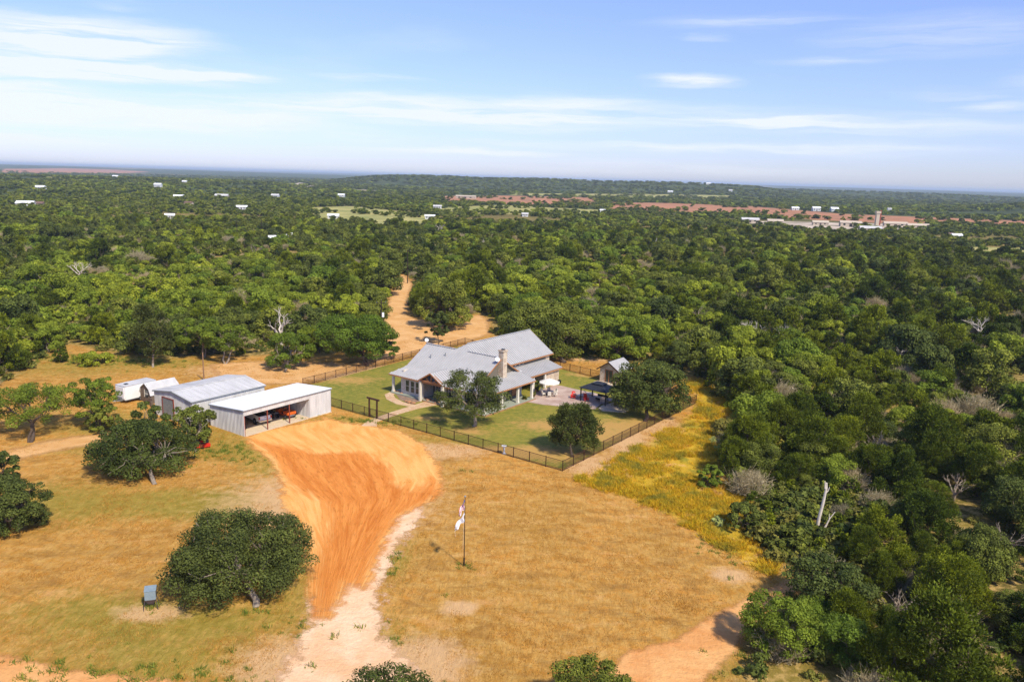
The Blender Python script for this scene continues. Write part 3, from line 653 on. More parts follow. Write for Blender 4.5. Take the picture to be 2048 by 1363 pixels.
for c in (16.2, 15.05, 13.95): window(house, 'u', c, .75, (.7, 2.55), .3)
for c in (11.6, 10.4): window(house, 'u', c, .95, (.35, 2.7), 2.6, 2, 2)
window(house, 'u', 8.9, .9, (.35, 2.7), 2.6, 2, 1); window(house, 'u', 5.6, 1.4, (.9, 2.5), 2.6, 2, 2)
for c in (6.9, 5.2): window(house, 'v', c, 1.3, (1.0, 2.7), 2.9, 2, 3)
window(house, 'v', 3.6, .9, (1.0, 2.6), 2.9, 2, 1)
for c in (12.6, 13.7, 14.8, 15.9, 17.0): window(house, 'v', c, .8, (3.98, 4.50), 5.9, 1, 1)
window(house, 'v', 14.5, 1.8, (.3, 2.6), 5.9, 2, 2); window(house, 'v', 18, 1.6, (.8, 2.5), 5.9, 2, 2)
q = MB(); q.bar((-.7, 12.4, 3.45), (-.7, 7.8, 3.45), .22, .26); q.bar((-.7, 12.5, 3.55), (-.7, 10.1, 4.85), .18, .2); q.bar((-.7, 7.7, 3.55), (-.7, 10.1, 4.85), .18, .2)
q.bar((-.7, 10.1, 3.5), (-.7, 10.1, 4.8), .16, .16); q.bar((-.7, 9.6, 3.5), (-.7, 8.9, 4.1), .14, .14); q.bar((-.7, 10.6, 3.5), (-.7, 11.3, 4.1), .14, .14)
q.bar((-.7, 12.4, 3.3), (1.5, 12.4, 3.3), .2, .2); q.bar((-.7, 7.8, 3.3), (1.5, 7.8, 3.3), .2, .2); q.build('entry_truss', MT['cedarwood'], house)
for pv in (12.45, 7.75):
    q = MB(); q.b2((-.88, pv - .17, 0), (-.54, pv + .17, 3.3)); q.build('entry_post', MT['cream'], house)
# chimney
q = MB(); q.b2((6.95, 2.0, 0), (7.95, 2.95, 8.3)); q.b2((6.88, 1.93, 8.3), (8.02, 3.02, 8.55)); ch = q.build('chimney', MT['limestone'], house)
q = MB(); q.tube((7.45, 2.48, 8.55), (7.45, 2.48, 8.68), .3, n=12); q.build('flue', MT['black'], ch)


def dish(name, label, loc, rz, s=.45):
    o = thing(name, label, 'satellite dish', loc, rz, None)
    d_ = MB(); pr = [(s * k / 6, .28 * s * (k / 6) ** 2) for k in range(7)]; d_.lathe(pr, 20); d_.lathe([(r_, z_ - .02) for r_, z_ in pr], 20)
    R_ = Matrix.Rotation(rad(62), 3, 'X'); d_.v = [tuple(R_ @ Vector(v) + Vector((0, 0, .5))) for v in d_.v]; d_.build('reflector', MT['white'], o)
    a_ = MB(); a_.tube((0, 0, -.2), (0, .04, .5), .035, n=6); a_.tube((0, 0, .35), (0, -.45, .65), .02, n=5); a_.build('mast', MT['gutter'], o)
    return o


def HW(u, v, z): return (HO[0] + u * math.cos(HA) - v * math.sin(HA), HO[1] + u * math.sin(HA) + v * math.cos(HA), z)


dish('satellite_dish', 'white satellite dish at the far left end of the house ridge', HW(7.0, 18.4, 7.35), rad(20), .32)
dish('satellite_dish', 'white satellite dish on the gable rake left of the chimney', HW(6.0, 2.45, 6.75), rad(25), .38)
dish('satellite_dish', 'white satellite dish low on the wing roof right of the chimney gable', HW(12.6, 2.9, 3.35), rad(25), .38)

# ------------------------------------------------------------------ carport, workshop, trailer, barn shed
CO = (-35.53, 101.70); CA = rad(54.5)


def CW(u, v, z=0): return (CO[0] + u * math.cos(CA) - v * math.sin(CA), CO[1] + u * math.sin(CA) + v * math.cos(CA), z)


cp = thing('carport', 'open fronted grey metal carport with bright white flat roof', 'carport', (*CO, 0), CA)
rp = [(-.12, -.12, 3.66), (15.3, -.12, 3.66), (15.3, 7.7, 3.08), (-.12, 7.7, 3.08)]
MB().slab(rp, .08).ribs(rp, (0, 1, 0), .9, .05, .035).build('roof', MT['whiteroof'], cp)


def ribwall(q, p0, p1, z0, z1a, z1b, th=.06):
    """a corrugated wall sheet between two plan points, top sloping from z1a to z1b"""
    p0, p1 = Vector((*p0, 0)), Vector((*p1, 0)); poly = [p0 + Vector((0, 0, z0)), p1 + Vector((0, 0, z0)), p1 + Vector((0, 0, z1b)), p0 + Vector((0, 0, z1a))]
    nrm = (p1 - p0).cross(Vector((0, 0, 1))).normalized(); n = 4; vs = poly + [p - nrm * th for p in poly]
    q.add(vs, [tuple(range(n)), tuple(range(2 * n - 1, n - 1, -1))] + [(i, (i + 1) % n, n + (i + 1) % n, n + i) for i in range(n)])
    L = (p1 - p0).length; d = (p1 - p0).normalized(); x = .15
    while x < L:
        c = p0 + d * x; zt = z1a + (z1b - z1a) * x / L
        q.add([c - d * .05 + Vector((0, 0, z0)), c + d * .05 + Vector((0, 0, z0)), c + d * .05 + Vector((0, 0, zt)), c - d * .05 + Vector((0, 0, zt)),
               c - d * .025 + nrm * .05 + Vector((0, 0, z0)), c + d * .025 + nrm * .05 + Vector((0, 0, z0)), c + d * .025 + nrm * .05 + Vector((0, 0, zt)), c - d * .025 + nrm * .05 + Vector((0, 0, zt))],
              [(4, 5, 6, 7), (0, 4, 7, 3), (5, 1, 2, 6), (3, 7, 6, 2)])
        x += .31


q = MB(); ribwall(q, (0, 7.6), (0, 0), 0, 3.0, 3.56); ribwall(q, (11.1, 0), (15.2, 0), 0, 3.56, 3.56); ribwall(q, (0, 0), (11.1, 0), 2.82, 3.56, 3.56); ribwall(q, (15.2, 0), (15.2, 7.6), 0, 3.56, 3.0); ribwall(q, (15.2, 7.6), (0, 7.6), 0, 3.0, 3.0)
ribwall(q, (11.1, 7.5), (11.1, .1), 0, 2.95, 3.5); q.build('metal_wall', MT['panel'], cp)
q = MB(); q.bar((-.14, -.15, 3.55), (15.3, -.15, 3.55), .06, .12); q.bar((-.15, -.1, 3.56), (-.15, 7.7, 2.99), .06, .14); q.build('roof_trim', MT['gutter'], cp)
for uu in (.12, 3.82, 7.57):
    q = MB(); q.b2((uu - .06, -.0, 0), (uu + .06, .12, 2.82)); q.build('steel_post', MT['redpost'], cp)
q = MB(); q.b2((.1, -.25, 0), (15.1, 7.5, .05)); q.build('concrete_slab', MT['concrete'], cp)

ws = thing('metal_workshop', 'large grey corrugated metal workshop with low gable roof behind the carport', 'workshop', CW(-2, 8.8), CA)
ra, rb_ = [(-.15, -.15, 3.60), (12.2, -.15, 3.60), (12.2, 4.65, 4.28), (-.15, 4.65, 4.28)], [(-.15, 9.45, 3.60), (12.2, 9.45, 3.60), (12.2, 4.65, 4.28), (-.15, 4.65, 4.28)]
MB().slab(ra, .07).ribs(ra, (0, 1, 0), .9, .05, .03).slab(rb_, .07).ribs(rb_, (0, 1, 0), .9, .05, .03).bar((-.15, 4.65, 4.31), (12.2, 4.65, 4.31), .4, .03).build('roof', MT['galv'], ws)
q = MB(); ribwall(q, (0, 9.3), (0, 4.65), 0, 3.54, 4.2); ribwall(q, (0, 4.65), (0, 0), 0, 4.2, 3.54); ribwall(q, (0, 0), (12.05, 0), 0, 3.54, 3.54); ribwall(q, (12.05, 0), (12.05, 4.65), 0, 3.54, 4.2); ribwall(q, (12.05, 4.65), (12.05, 9.3), 0, 4.2, 3.54); ribwall(q, (12.05, 9.3), (0, 9.3), 0, 3.54, 3.54)
q.build('metal_wall', MT['panel'], ws)
q = MB(); q.bar((-.19, -.15, 3.50), (-.19, 4.65, 4.18), .05, .16); q.bar((-.19, 4.65, 4.18), (-.19, 9.45, 3.50), .05, .16); q.bar((-.15, -.2, 3.5), (12.2, -.2, 3.5), .06, .12); q.build('roof_trim', MT['gutter'], ws)
q = MB()
for k in range(9): q.b2((-.12, 4.35, .02 + k * .33), (-.07, 6.95, .02 + k * .33 + .31))
q.build('roller_door', MT['gutter'], ws)
q = MB(); q.b2((-.17, 6.95, 0), (-.05, 7.1, 3.1)); q.b2((-.17, 4.2, 0), (-.05, 4.35, 3.1)); q.b2((-.17, 4.35, 2.99), (-.05, 6.95, 3.1)); q.build('door_frame', MT['redpost'], ws)

tr = thing('box_trailer', 'white enclosed cargo trailer parked left of the small barn shed', 'trailer', CW(0.4, 27.3), CA + rad(4))
q = MB(); q.b2((-2.6, -1.15, .55), (2.6, 1.15, 2.65)); q.b2((-2.72, -1.0, .75), (-2.6, 1.0, 2.5)); q.build('body', MT['white'], tr)
q = MB(); q.b2((-2.66, -1.2, 2.65), (2.66, 1.2, 2.71)); q.build('roof', MT['galv'], tr)
q = MB(); q.b2((-2.74, -.6, .6), (-2.7, .9, 1.0)); q.b2((-2.62, -1.19, .5), (2.62, -1.155, .6)); q.bar((-3.9, 0, .5), (-2.5, -.6, .5), .1); q.bar((-3.9, 0, .5), (-2.5, .6, .5), .1); q.build('chassis', MT['gutter'], tr)
q = MB(); q.b2((-1.9, -.3, 2.71), (-1.4, .2, 2.8)); q.build('roof_vent', MT['black'], tr)
for uu in (-.1, .75):
    for vv in (-1.08, 1.08): wheel('wheel', (uu, vv, .36), .36, .2, 1, tr)

bs = thing('barn_shed', 'small weathered board barn shed with rounded barn roof beside the white trailer', 'shed', CW(0.35, 24.6), CA)
gm = [(-1.45, 0), (1.45, 0), (1.55, 1.35), (1.1, 2.2), (.0, 2.95), (-1.1, 2.2), (-1.55, 1.35)]
q = MB(); q.xprism(gm, 0, 0, 4.6)
for zz in np.arange(.2, 2.8, .22): q.b2((-.02, -1.4 + max(0, zz - 1.4) * .75, zz), (0, 1.4 - max(0, zz - 1.4) * .75, zz + .19))
q.build('board_wall', MT['wood'], bs)
q = MB()
for a, b_ in (((1.62, 1.3), (1.15, 2.25)), ((1.15, 2.25), (0, 3.02)), ((0, 3.02), (-1.15, 2.25)), ((-1.15, 2.25), (-1.62, 1.3))):
    q.slab([(-.2, a[0], a[1]), (4.8, a[0], a[1]), (4.8, b_[0], b_[1]), (-.2, b_[0], b_[1])], .05)
q.build('roof', MT['galv'], bs)
q = MB(); q.b2((-.06, -.75, .9), (-.025, .15, 1.95)); w_ = q.build('window', MT['glass'], bs); q = MB(); q.b2((-.1, -.8, 1.38), (-.062, .2, 1.46)); q.b2((-.1, .15, .85), (-.062, .25, 2.0)); q.build('frame', MT['cream'], w_)
q = MB(); q.b2((-.5, -2.6, 0), (-.35, -1.4, 1.15)); q.b2((-.9, -3.0, 0), (-.55, -2.65, .8)); q.build('board_fence', MT['wood'], bs)


# ------------------------------------------------------------------ vehicles
def pickup(loc, rz):
    o = thing('pickup_truck', 'white pickup truck parked nose in under the carport, tailgate out', 'truck', loc, rz)
    # x along the length, nose at +x
    prof = [(-2.95, .62), (-2.95, 1.30), (-1.0, 1.32), (-.95, 1.36), (-.72, 1.92), (.75, 1.95), (1.30, 1.36), (2.72, 1.22), (2.95, 1.0), (2.95, .5), (2.4, .5), (-2.4, .55)]
    b_ = MB(); w = 1.0
    b_.xprism([(x, z) for x, z in prof[:4]] + [(1.3, 1.36)] + prof[7:], 1, -w, w)
    cab = [(-.95, 1.36), (-.72, 1.92), (.75, 1.95), (1.30, 1.36)]; n = 4
    vs = [(x, -w * (.97 if z < 1.5 else .80), z) for x, z in cab] + [(x, w * (.97 if z < 1.5 else .80), z) for x, z in cab]
    b_.add(vs, [(0, 1, 2, 3), (7, 6, 5, 4), (1, 5, 6, 2), (0, 4, 5, 1), (2, 6, 7, 3)])
    body = b_.build('body', MT['white'], o)
    q = MB(); q.b2((-2.86, -.86, 1.315), (-1.05, .86, 1.335)); q.build('cargo_cover', MT['tyre'], o)
    q = MB()
    for s in (-1, 1): q.add([(-.70, s * .955, 1.44), (.95, s * .955, 1.44), (.68, s * .83, 1.86), (-.62, s * .83, 1.84)], [(0, 1, 2, 3)])
    q.add([(-.925, -.80, 1.45), (-.925, .80, 1.45), (-.755, .72, 1.86), (-.755, -.72, 1.86)], [(0, 1, 2, 3)]); q.add([(1.27, -.85, 1.44), (1.27, .85, 1.44), (.83, .74, 1.9), (.83, -.74, 1.9)], [(0, 1, 2, 3)])
    q.build('window', MT['glass'], o)
    q = MB(); q.b2((-3.12, -.96, .52), (-2.96, .96, .74)); q.build('rear_bumper', MT['chrome'], o)
    q = MB(); q.b2((-2.985, -.74, .80), (-2.955, .74, 1.27)); tg = q.build('tailgate', MT['white'], o); q = MB(); q.b2((-3.0, -.14, 1.08), (-2.985, .14, 1.14)); q.build('handle', MT['black'], tg)
    for s in (-1, 1):
        q = MB(); q.b2((-2.99, s * .90 - .09, .85), (-2.95, s * .90 + .09, 1.25)); q.build('tail_light', MT['redlamp'], o)
        q = MB(); q.b2((2.9, s * .75 - .18, .85), (2.97, s * .75 + .18, 1.05)); q.build('headlight', MT['chrome'], o)
        q = MB(); q.b2((.8, s * 1.1 - .12, 1.38), (.95, s * 1.1 + .12, 1.6)); q.build('wing_mirror', MT['black'], o)
        for x in (-1.85, 1.85):
            q = MB(); q.tube((x, s * .92, .45), (x, s * 1.015, .45), .50, n=18); q.build('wheel_arch', MT['black'], o)
            wheel('wheel', (x, s * .93, .41), .41, .26, 1, o)
    return o


pickup(CW(5.3, 4.9, .05), CA + rad(82))


def buggy(loc, rz):
    o = thing('utility_buggy', 'orange utility buggy with cargo bed parked beside the white truck', 'utility vehicle', loc, rz)
    q = MB(); q.b2((-1.45, -.72, .62), (-.35, .72, .92)); q.b2((-1.45, -.72, .92), (-1.38, .72, 1.02)); q.b2((-.42, -.72, .92), (-.35, .72, 1.02)); q.b2((-1.38, -.72, .92), (-.42, -.66, 1.02)); q.b2((-1.38, .66, .92), (-.42, .72, 1.02)); q.build('cargo_bed', MT['orangepaint'], o)
    q = MB(); q.xprism([(.75, .5), (1.5, .5), (1.5, .78), (1.3, .98), (.75, 1.08)], 1, -.68, .68); q.b2((-.35, -.7, .4), (.75, .7, .52)); q.build('body', MT['orangepaint'], o)
    q = MB(); q.b2((-.3, -.6, .55), (.2, .6, .75)); q.b2((-.33, -.6, .75), (-.22, .6, 1.2)); q.build('bench_seat', MT['black'], o)
    q = MB()
    for s in (-1, 1):
        q.tube((-.35, s * .66, .5), (-.3, s * .62, 1.85), .035, n=6); q.tube((.8, s * .66, 1.0), (.45, s * .62, 1.85), .035, n=6); q.tube((-.3, s * .62, 1.85), (.45, s * .62, 1.85), .035, n=6)
    q.tube((-.3, -.62, 1.85), (-.3, .62, 1.85), .035, n=6); q.tube((.45, -.62, 1.85), (.45, .62, 1.85), .035, n=6); q.build('roll_cage', MT['black'], o)
    q = MB(); q.b2((-.35, -.66, 1.86), (.55, .66, 1.92)); q.build('roof', MT['black'], o)
    q = MB(); q.b2((-1.5, -.5, .4), (-1.42, .5, .58)); q.build('tail_panel', MT['rim'], o)
    for x in (-.95, 1.0):
        for s in (-1, 1): wheel('wheel', (x, s * .66, .33), .33, .26, 1, o)


buggy(CW(9.2, 2.9, .05), CA + rad(86))


def quad(loc, rz):
    o = thing('quad_bike', 'dark blue quad bike between the truck and the orange buggy', 'quad bike', loc, rz)
    q = MB(); q.xprism([(-.9, .7), (-.7, .9), (-.1, .85), (.2, 1.0), (.7, .95), (.95, .7), (.6, .55), (-.6, .55)], 1, -.22, .22); q.b2((-.95, -.5, .72), (-.4, .5, .78)); q.b2((.45, -.5, .74), (1.0, .5, .8)); q.build('body', mat('navy_paint', (.02, .035, .09), .35), o)
    q = MB(); q.tube((.3, -.4, 1.12), (.3, .4, 1.12), .025, n=6); q.tube((.3, 0, .9), (.3, 0, 1.12), .03, n=6); q.build('handlebar', MT['black'], o)
    q = MB(); q.b2((-.5, -.16, .86), (.15, .16, .98)); q.build('seat', MT['tyre'], o)
    q = MB(); q.b2((-1.0, -.42, .84), (-.5, .42, .88)); q.build('rack', MT['rim'], o)
    for x in (-.62, .66):
        for s in (-1, 1): wheel('wheel', (x, s * .45, .3), .3, .24, 1, o)


quad(CW(7.6, 4.0, .05), CA + rad(88))


def tractor(name, label, loc, rz, paint, loader, deck=True):
    o = thing(name, label, 'tractor', loc, rz)
    q = MB(); q.xprism([(.2, .55), (1.6, .55), (1.62, 1.0), (1.4, 1.2), (.2, 1.25)], 1, -.27, .27); q.b2((-1.0, -.2, .5), (.3, .2, .8)); q.b2((-.95, -.82, 1.05), (-.1, -.50, 1.12)); q.b2((-.95, .50, 1.05), (-.1, .82, 1.12)); q.build('body', paint, o)
    q = MB(); q.b2((-.75, -.22, .8), (-.3, .22, .95)); q.b2((-.8, -.22, .95), (-.7, .22, 1.4)); q.build('seat', MT['black'], o)
    q = MB()
    for s in (-1, 1): q.tube((-.95, s * .5, .8), (-1.0, s * .5, 2.15), .04, n=6)
    q.tube((-1.0, -.5, 2.15), (-1.0, .5, 2.15), .04, n=6); q.build('roll_bar', MT['black'], o)
    q = MB(); q.tube((.1, 0, 1.0), (-.05, 0, 1.3), .02, n=6); q.lathe([(.17, 0), (.19, .02), (.17, .04)], 14, (-.05, 0, 1.3)); q.build('steering_wheel', MT['black'], o)
    for s in (-1, 1): wheel('rear_wheel', (-.55, s * .66, .62), .62, .34, 1, o); wheel('front_wheel', (1.25, s * .55, .36), .36, .22, 1, o)
    for s in (-1, 1):
        q = MB(); q.tube((-.98, s * .45, 1.2), (-1.04, s * .45, 1.2), .06, n=8); q.build('tail_lamp', MT['redlamp'], o)
    if loader:
        q = MB()
        for s in (-1, 1): q.bar((.3, s * .38, 1.0), (1.6, s * .42, .95), .09, .12); q.bar((1.6, s * .42, .95), (2.2, s * .45, .3), .09, .12)
        q.build('loader_arm', paint, o)
        q = MB(); q.xprism([(2.1, .05), (2.75, .02), (2.75, .06), (2.2, .1), (2.16, .5), (2.24, .66), (2.18, .68), (2.08, .5)], 1, -.9, .9)
        for s in (-.9, .86): q.xprism([(2.1, .05), (2.75, .02), (2.6, .35), (2.24, .66)], 1, s, s + .04)
        q.build('bucket', MT['redpaint'], o)
    elif deck:
        q = MB(); q.b2((-2.0, -.95, .2), (-1.25, .95, .42)); q.b2((-2.02, -.95, .42), (-1.75, .95, .62)); q.build('tiller_deck', MT['redpaint'], o); q = MB(); q.bar((-1.3, -.3, .5), (-.9, -.3, .7), .06); q.bar((-1.3, .3, .5), (-.9, .3, .7), .06); q.bar((-1.3, -.33, .5), (-1.3, .33, .5), .06); q.build('hitch', MT['black'], o)


gx = G(405, 893); tractor('tractor', 'red and black tractor with wide red rear deck under the oak by the carport', (gx[0] - .6, gx[1] + 1.0, 0), rad(118), MT['redpaint'], False)
g2 = CW(.95, 3.0, .05); tractor('tractor', 'dark tractor with big black tyres at the left end inside the carport', g2, CA + rad(85), MT['black'], False, False)


# ------------------------------------------------------------------ fences, gate
def fence(label, pts, skip=None, h=1.35):
    """pts: ground points; one run with its posts, rails and picket panels"""
    (x0, y0), (x1, y1) = pts; L = math.hypot(x1 - x0, y1 - y0); ang = math.atan2(y1 - y0, x1 - x0)
    o = thing('yard_fence', label, 'fence', (x0, y0, 0), ang, 'brown steel fence runs round the yard')
    n = max(2, round(L / 2.45)); xs = [L * i / n for i in range(n + 1)]
    for x in xs:
        if skip and skip[0] + .3 < x < skip[1] - .3: continue
        q = MB(); q.b2((x - .04, -.04, 0), (x + .04, .04, h + .07)); q.build('post', MT['rust'], o)
    segs = [(0, L)] if not skip else [(0, skip[0]), (skip[1], L)]
    q = MB(); w = MB()
    for a, b_ in segs:
        q.b2((a, -.028, h - .05), (b_, .028, h)); q.b2((a, -.022, .10), (b_, .022, .14))
        x = a + .06
        while x < b_: w.b2((x - .007, -.007, .14), (x + .007, .007, h - .05)); x += .115
        for zz in np.arange(.30, h - .1, .20): w.b2((a, -.005, zz), (b_, .005, zz + .011))
    q.build('rail', MT['rust'], o); w.build('wire_panel', MT['rust'], o)


A0, A1, A2, A3, A4 = G(661, 811), G(1125, 942), G(1392, 806), G(930, 688), G(606, 772)
gate_d = math.dist(A0, G(735, 834))
fence('brown steel fence along the front of the lawn with the tall gate frame', (A0, A1), (gate_d - .1, gate_d + 1.7))
fence('brown steel fence down the right side of the lawn to the far right corner', (A1, A2))
fence('brown steel fence across the back of the lawn behind the house and stone shed', (A3, A2))
fence('brown steel fence from behind the carport along the left side of the lawn', (A4, A3))
fa = math.atan2(A1[1] - A0[1], A1[0] - A0[0]); gp = (A0[0] + math.cos(fa) * gate_d, A0[1] + math.sin(fa) * gate_d)
ga = thing('yard_gate', 'tall dark brown gate frame with header beam over the stone walkway', 'gate', (*gp, 0), fa)
for x in (0, 1.6):
    q = MB(); q.b2((x - .09, -.09, 0), (x + .09, .09, 2.75)); q.build('gate_post', MT['rust'], ga)
q = MB(); q.b2((-.45, -.1, 2.75), (2.05, .1, 2.97)); q.build('header_beam', MT['rust'], ga)
q = MB(); q.b2((.14, -.03, .12), (1.46, .03, .18)); q.b2((.14, -.03, 1.28), (1.46, .03, 1.34)); q.b2((.14, -.03, .12), (.2, .03, 1.34)); q.b2((1.4, -.03, .12), (1.46, .03, 1.34))
for x in np.arange(.26, 1.4, .1): q.b2((x - .008, -.008, .18), (x + .008, .008, 1.28))
q.build('gate_leaf', MT['rust'], ga)

sf = G(653, 823); o = thing('sunflower_ornament', 'yellow metal sunflower on a dark stake at the carport corner', 'garden ornament', (*sf, 0), rad(15))
MB().tube((0, 0, 0), (0, 0, 1.75), .035, n=6).build('stake', MT['rust'], o)
q = MB()
for k in range(16):
    a_ = 2 * math.pi * k / 16; p0, p1 = Vector((math.cos(a_ - .17) * .2, -.03, 1.85 + math.sin(a_ - .17) * .2)), Vector((math.cos(a_ + .17) * .2, -.03, 1.85 + math.sin(a_ + .17) * .2))
    tip = Vector((math.cos(a_) * .46, -.08, 1.85 + math.sin(a_) * .46)); q.add([p0, p1, tip, p0 + Vector((0, .03, 0)), p1 + Vector((0, .03, 0)), tip + Vector((0, .03, 0))], [(0, 1, 2), (5, 4, 3), (0, 2, 5, 3), (1, 4, 5, 2)])
q.build('petals', MT['yellow'], o)
MB().tube((0, 0, 1.85), (0, -.1, 1.85), .2, .16, 14).build('seed_head', MT['rust'], o)

pb = G(1008, 907); o = thing('bird_bath', 'white turned pedestal bird bath standing just outside the front fence', 'bird bath', (*pb, 0))
MB().lathe([(0, 0), (.26, 0), (.26, .08), (.12, .18), (.10, .5), (.14, .75), (.11, .95), (0, .95)], 16).build('pedestal', MT['white'], o, smooth=True)
MB().lathe([(0, .95), (.16, .96), (.34, 1.06), (.36, 1.12), (.30, 1.08), (0, 1.02)], 18).build('bowl', MT['white'], o, smooth=True)
MB().lathe([(0, 1.03), (.05, 1.05), (.07, 1.15), (.03, 1.25), (0, 1.28)], 10).build('finial', MT['white'], o)

# walkway, patio, beds
def ribbon(pts, w):
    L, R = [], []
    for i, p in enumerate(pts):
        a = np.array(pts[max(i - 1, 0)]); b_ = np.array(pts[min(i + 1, len(pts) - 1)]); d = (b_ - a) / np.linalg.norm(b_ - a); n = np.array([-d[1], d[0]]) * (w[i] if isinstance(w, list) else w) / 2
        L.append(np.array(p) + n); R.append(np.array(p) - n)
    return np.array(L + R[::-1])


def slabpoly(name, poly, z0, z1, m, label, kind='structure'):
    o = MB().prism([tuple(p) for p in poly], z0, z1).build(name, m); return tag(o, label, kind=kind)


wk = ribbon([G(738, 852), G(745, 842), G(790, 826), G(830, 814), G(862, 806)], [2.2, 1.5, 1.5, 1.8, 2.6])
slabpoly('walkway', wk, -.02, .045, MT['flag'], 'tan flagstone walkway from the gate to the porch')
wk2 = ribbon([G(866, 804), G(832, 812), G(800, 806), G(782, 797), G(778, 789), G(788, 784)], [1.6, 1.6, 1.5, 1.5, 1.4, 1.2])
slabpoly('garden_path', wk2, -.02, .035, MT['flag'], 'curved flagstone path round the planting bed')
bed = P([(792, 788), (800, 799), (822, 806), (850, 801), (868, 802), (845, 795), (815, 786), (800, 781)]); slabpoly('gravel_bed', bed, -.02, .03, mat('bed_mulch', (.36, .24, .16), .95, c2=(.14, .085, .06), scale=2), 'brown gravel planting bed before the front windows')
pat = P([(1050, 803), (1085, 809), (1130, 813), (1165, 816), (1190, 818), (1205, 806), (1230, 800), (1190, 786), (1163, 781), (1120, 771), (1108, 770), (1070, 784)])
slabpoly('patio', pat, -.02, .06, MT['patio'], 'pinkish stained concrete patio behind the wing')
pat2 = P([(1197, 817), (1204, 812), (1228, 806), (1262, 806), (1268, 812), (1252, 825), (1205, 822)]); slabpoly('concrete_pad', pat2, -.02, .16, MT['concrete'], 'pale raised concrete pad under the big oak')

# boulders in the bed, pots
random.seed(5)


def rock(loc, s, label):
    q = MB(); r_ = random.Random(int(loc[0] * 97 + loc[1] * 31)); n = 8; rings = [(0, .55), (.25, 1.0), (.6, .85), (.85, .4)]
    vs = []
    for z_, k in rings:
        for i in range(n): a_ = 2 * math.pi * i / n; rr_ = s * k * r_.uniform(.8, 1.15); vs.append((rr_ * math.cos(a_) * 1.3, rr_ * math.sin(a_), s * z_ * 1.0))
    fs = [(k * n + i, k * n + (i + 1) % n, (k + 1) * n + (i + 1) % n, (k + 1) * n + i) for k in range(3) for i in range(n)] + [tuple(range(3 * n, 4 * n))]
    q.add(vs, fs); o = q.build('garden_rock', MT['rock']); o.location = (*loc, 0.02); o.rotation_euler = (0, 0, r_.uniform(0, 3)); tag(o, label, 'rock', 'rust coloured rocks edging the planting bed')


for k, (x, y, s) in enumerate([(790, 784, .35), (797, 785, .4), (803, 788, .35), (818, 805, .45), (826, 807, .4), (812, 803, .3), (850, 799, .45), (857, 802, .5), (866, 804, .4), (875, 807, .45), (884, 810, .35), (842, 796, .35)]):
    rock(G(x, y), s, 'rust coloured rock edging the planting bed before the front windows')


def pot(px, py, label, leafy=True, s=.28):
    o = thing('flower_pot', label, 'plant pot', (*G(px, py), .05)); MB().lathe([(0, 0), (s * .7, 0), (s, s * 1.5), (s * 1.08, s * 1.6), (s * .9, s * 1.55), (0, s * 1.4)], 14).build('pot', MT['rock'], o)
    if leafy:
        rs = np.random.RandomState(px); n = 70; c = rs.normal(0, s * .7, (n, 3)) + [0, 0, s * 2.4]; d = rs.normal(0, .12, (n, 4, 3)); np_ = (c[:, None] + d).reshape(-1, 3)
        me = np_mesh('plant', np_, np.arange(4 * n).reshape(-1, 4), LM['shrub'], {'tint': ('FACE', rs.rand(n))}); link(bpy.data.objects.new('plant', me), o)


pot(1066, 796, 'brown flower pot by the porch post nearest the patio table'); pot(1074, 784, 'brown flower pot at the foot of the middle wing post'); pot(1049, 801, 'small brown pot on the porch corner step', True, .2)

# ------------------------------------------------------------------ patio furniture
um = thing('patio_umbrella', 'cream patio umbrella open over the dining table', 'umbrella', (*G(1098, 791), .06), .3)
q = MB(); n = 8; R_ = 1.75
ring = [(R_ * math.cos(2 * math.pi * i / n), R_ * math.sin(2 * math.pi * i / n), 2.25) for i in range(n)]; mid = [(R_ * .5 * math.cos(2 * math.pi * i / n), R_ * .5 * math.sin(2 * math.pi * i / n), 2.62) for i in range(n)]
q.add(ring + mid + [(0, 0, 2.85)], [(i, (i + 1) % n, n + (i + 1) % n, n + i) for i in range(n)] + [(n + i, n + (i + 1) % n, 2 * n) for i in range(n)])
q.add([(x, y, z - .12) for x, y, z in ring] + ring, [(i, (i + 1) % n, n + (i + 1) % n, n + i) for i in range(n)]); q.build('canopy', MT['cloth'], um)
MB().tube((0, 0, 0), (0, 0, 2.85), .03, n=8).build('pole', MT['cedarwood'], um)
q = MB()
for p_ in mid: q.tube((0, 0, 2.2), (p_[0], p_[1], p_[2] - .03), .012, n=4)
q.build('ribs', MT['rust'], um); MB().lathe([(0, 0), (.28, 0), (.26, .1), (.04, .14)], 14).build('base', MT['black'], um)
tb = thing('dining_table', 'round grey patio dining table below the cream umbrella', 'table', (*G(1098, 791), .06), .3)
MB().lathe([(.06, .70), (.75, .70), (.78, .72), (.75, .74), (.06, .74)], 24).build('table_top', MT['rim'], tb)
for k in range(4):
    a_ = k * math.pi / 2 + .4; MB().tube((.6 * math.cos(a_), .6 * math.sin(a_), 0), (.4 * math.cos(a_), .4 * math.sin(a_), .70), .025, n=6).build('leg', MT['black'], tb)


def chair(name, label, loc, rz, fm, cm, group):
    o = thing(name, label, 'chair', loc, rz, group)
    MB().box((0, 0, .44), (.52, .5, .08)).build('seat', cm, o); MB().box((-.27, 0, .75), (.07, .5, .58), ry=rad(-14)).build('backrest', cm, o)
    for x in (-.24, .24):
        for y in (-.25, .25): MB().tube((x, y, 0), (x, y, .44), .022, n=5).build('leg', fm, o)
    for y in (-.28, .28): MB().b2((-.26, y - .025, .62), (.24, y + .025, .66)).tube((.2, y, .4), (.2, y, .63), .02, n=5).build('armrest', fm, o)
    return o


def copy_tree(o, parent=None):
    c = o.copy(); COL.objects.link(c); c.parent = parent
    for ch in o.children: copy_tree(ch, c)
    return c


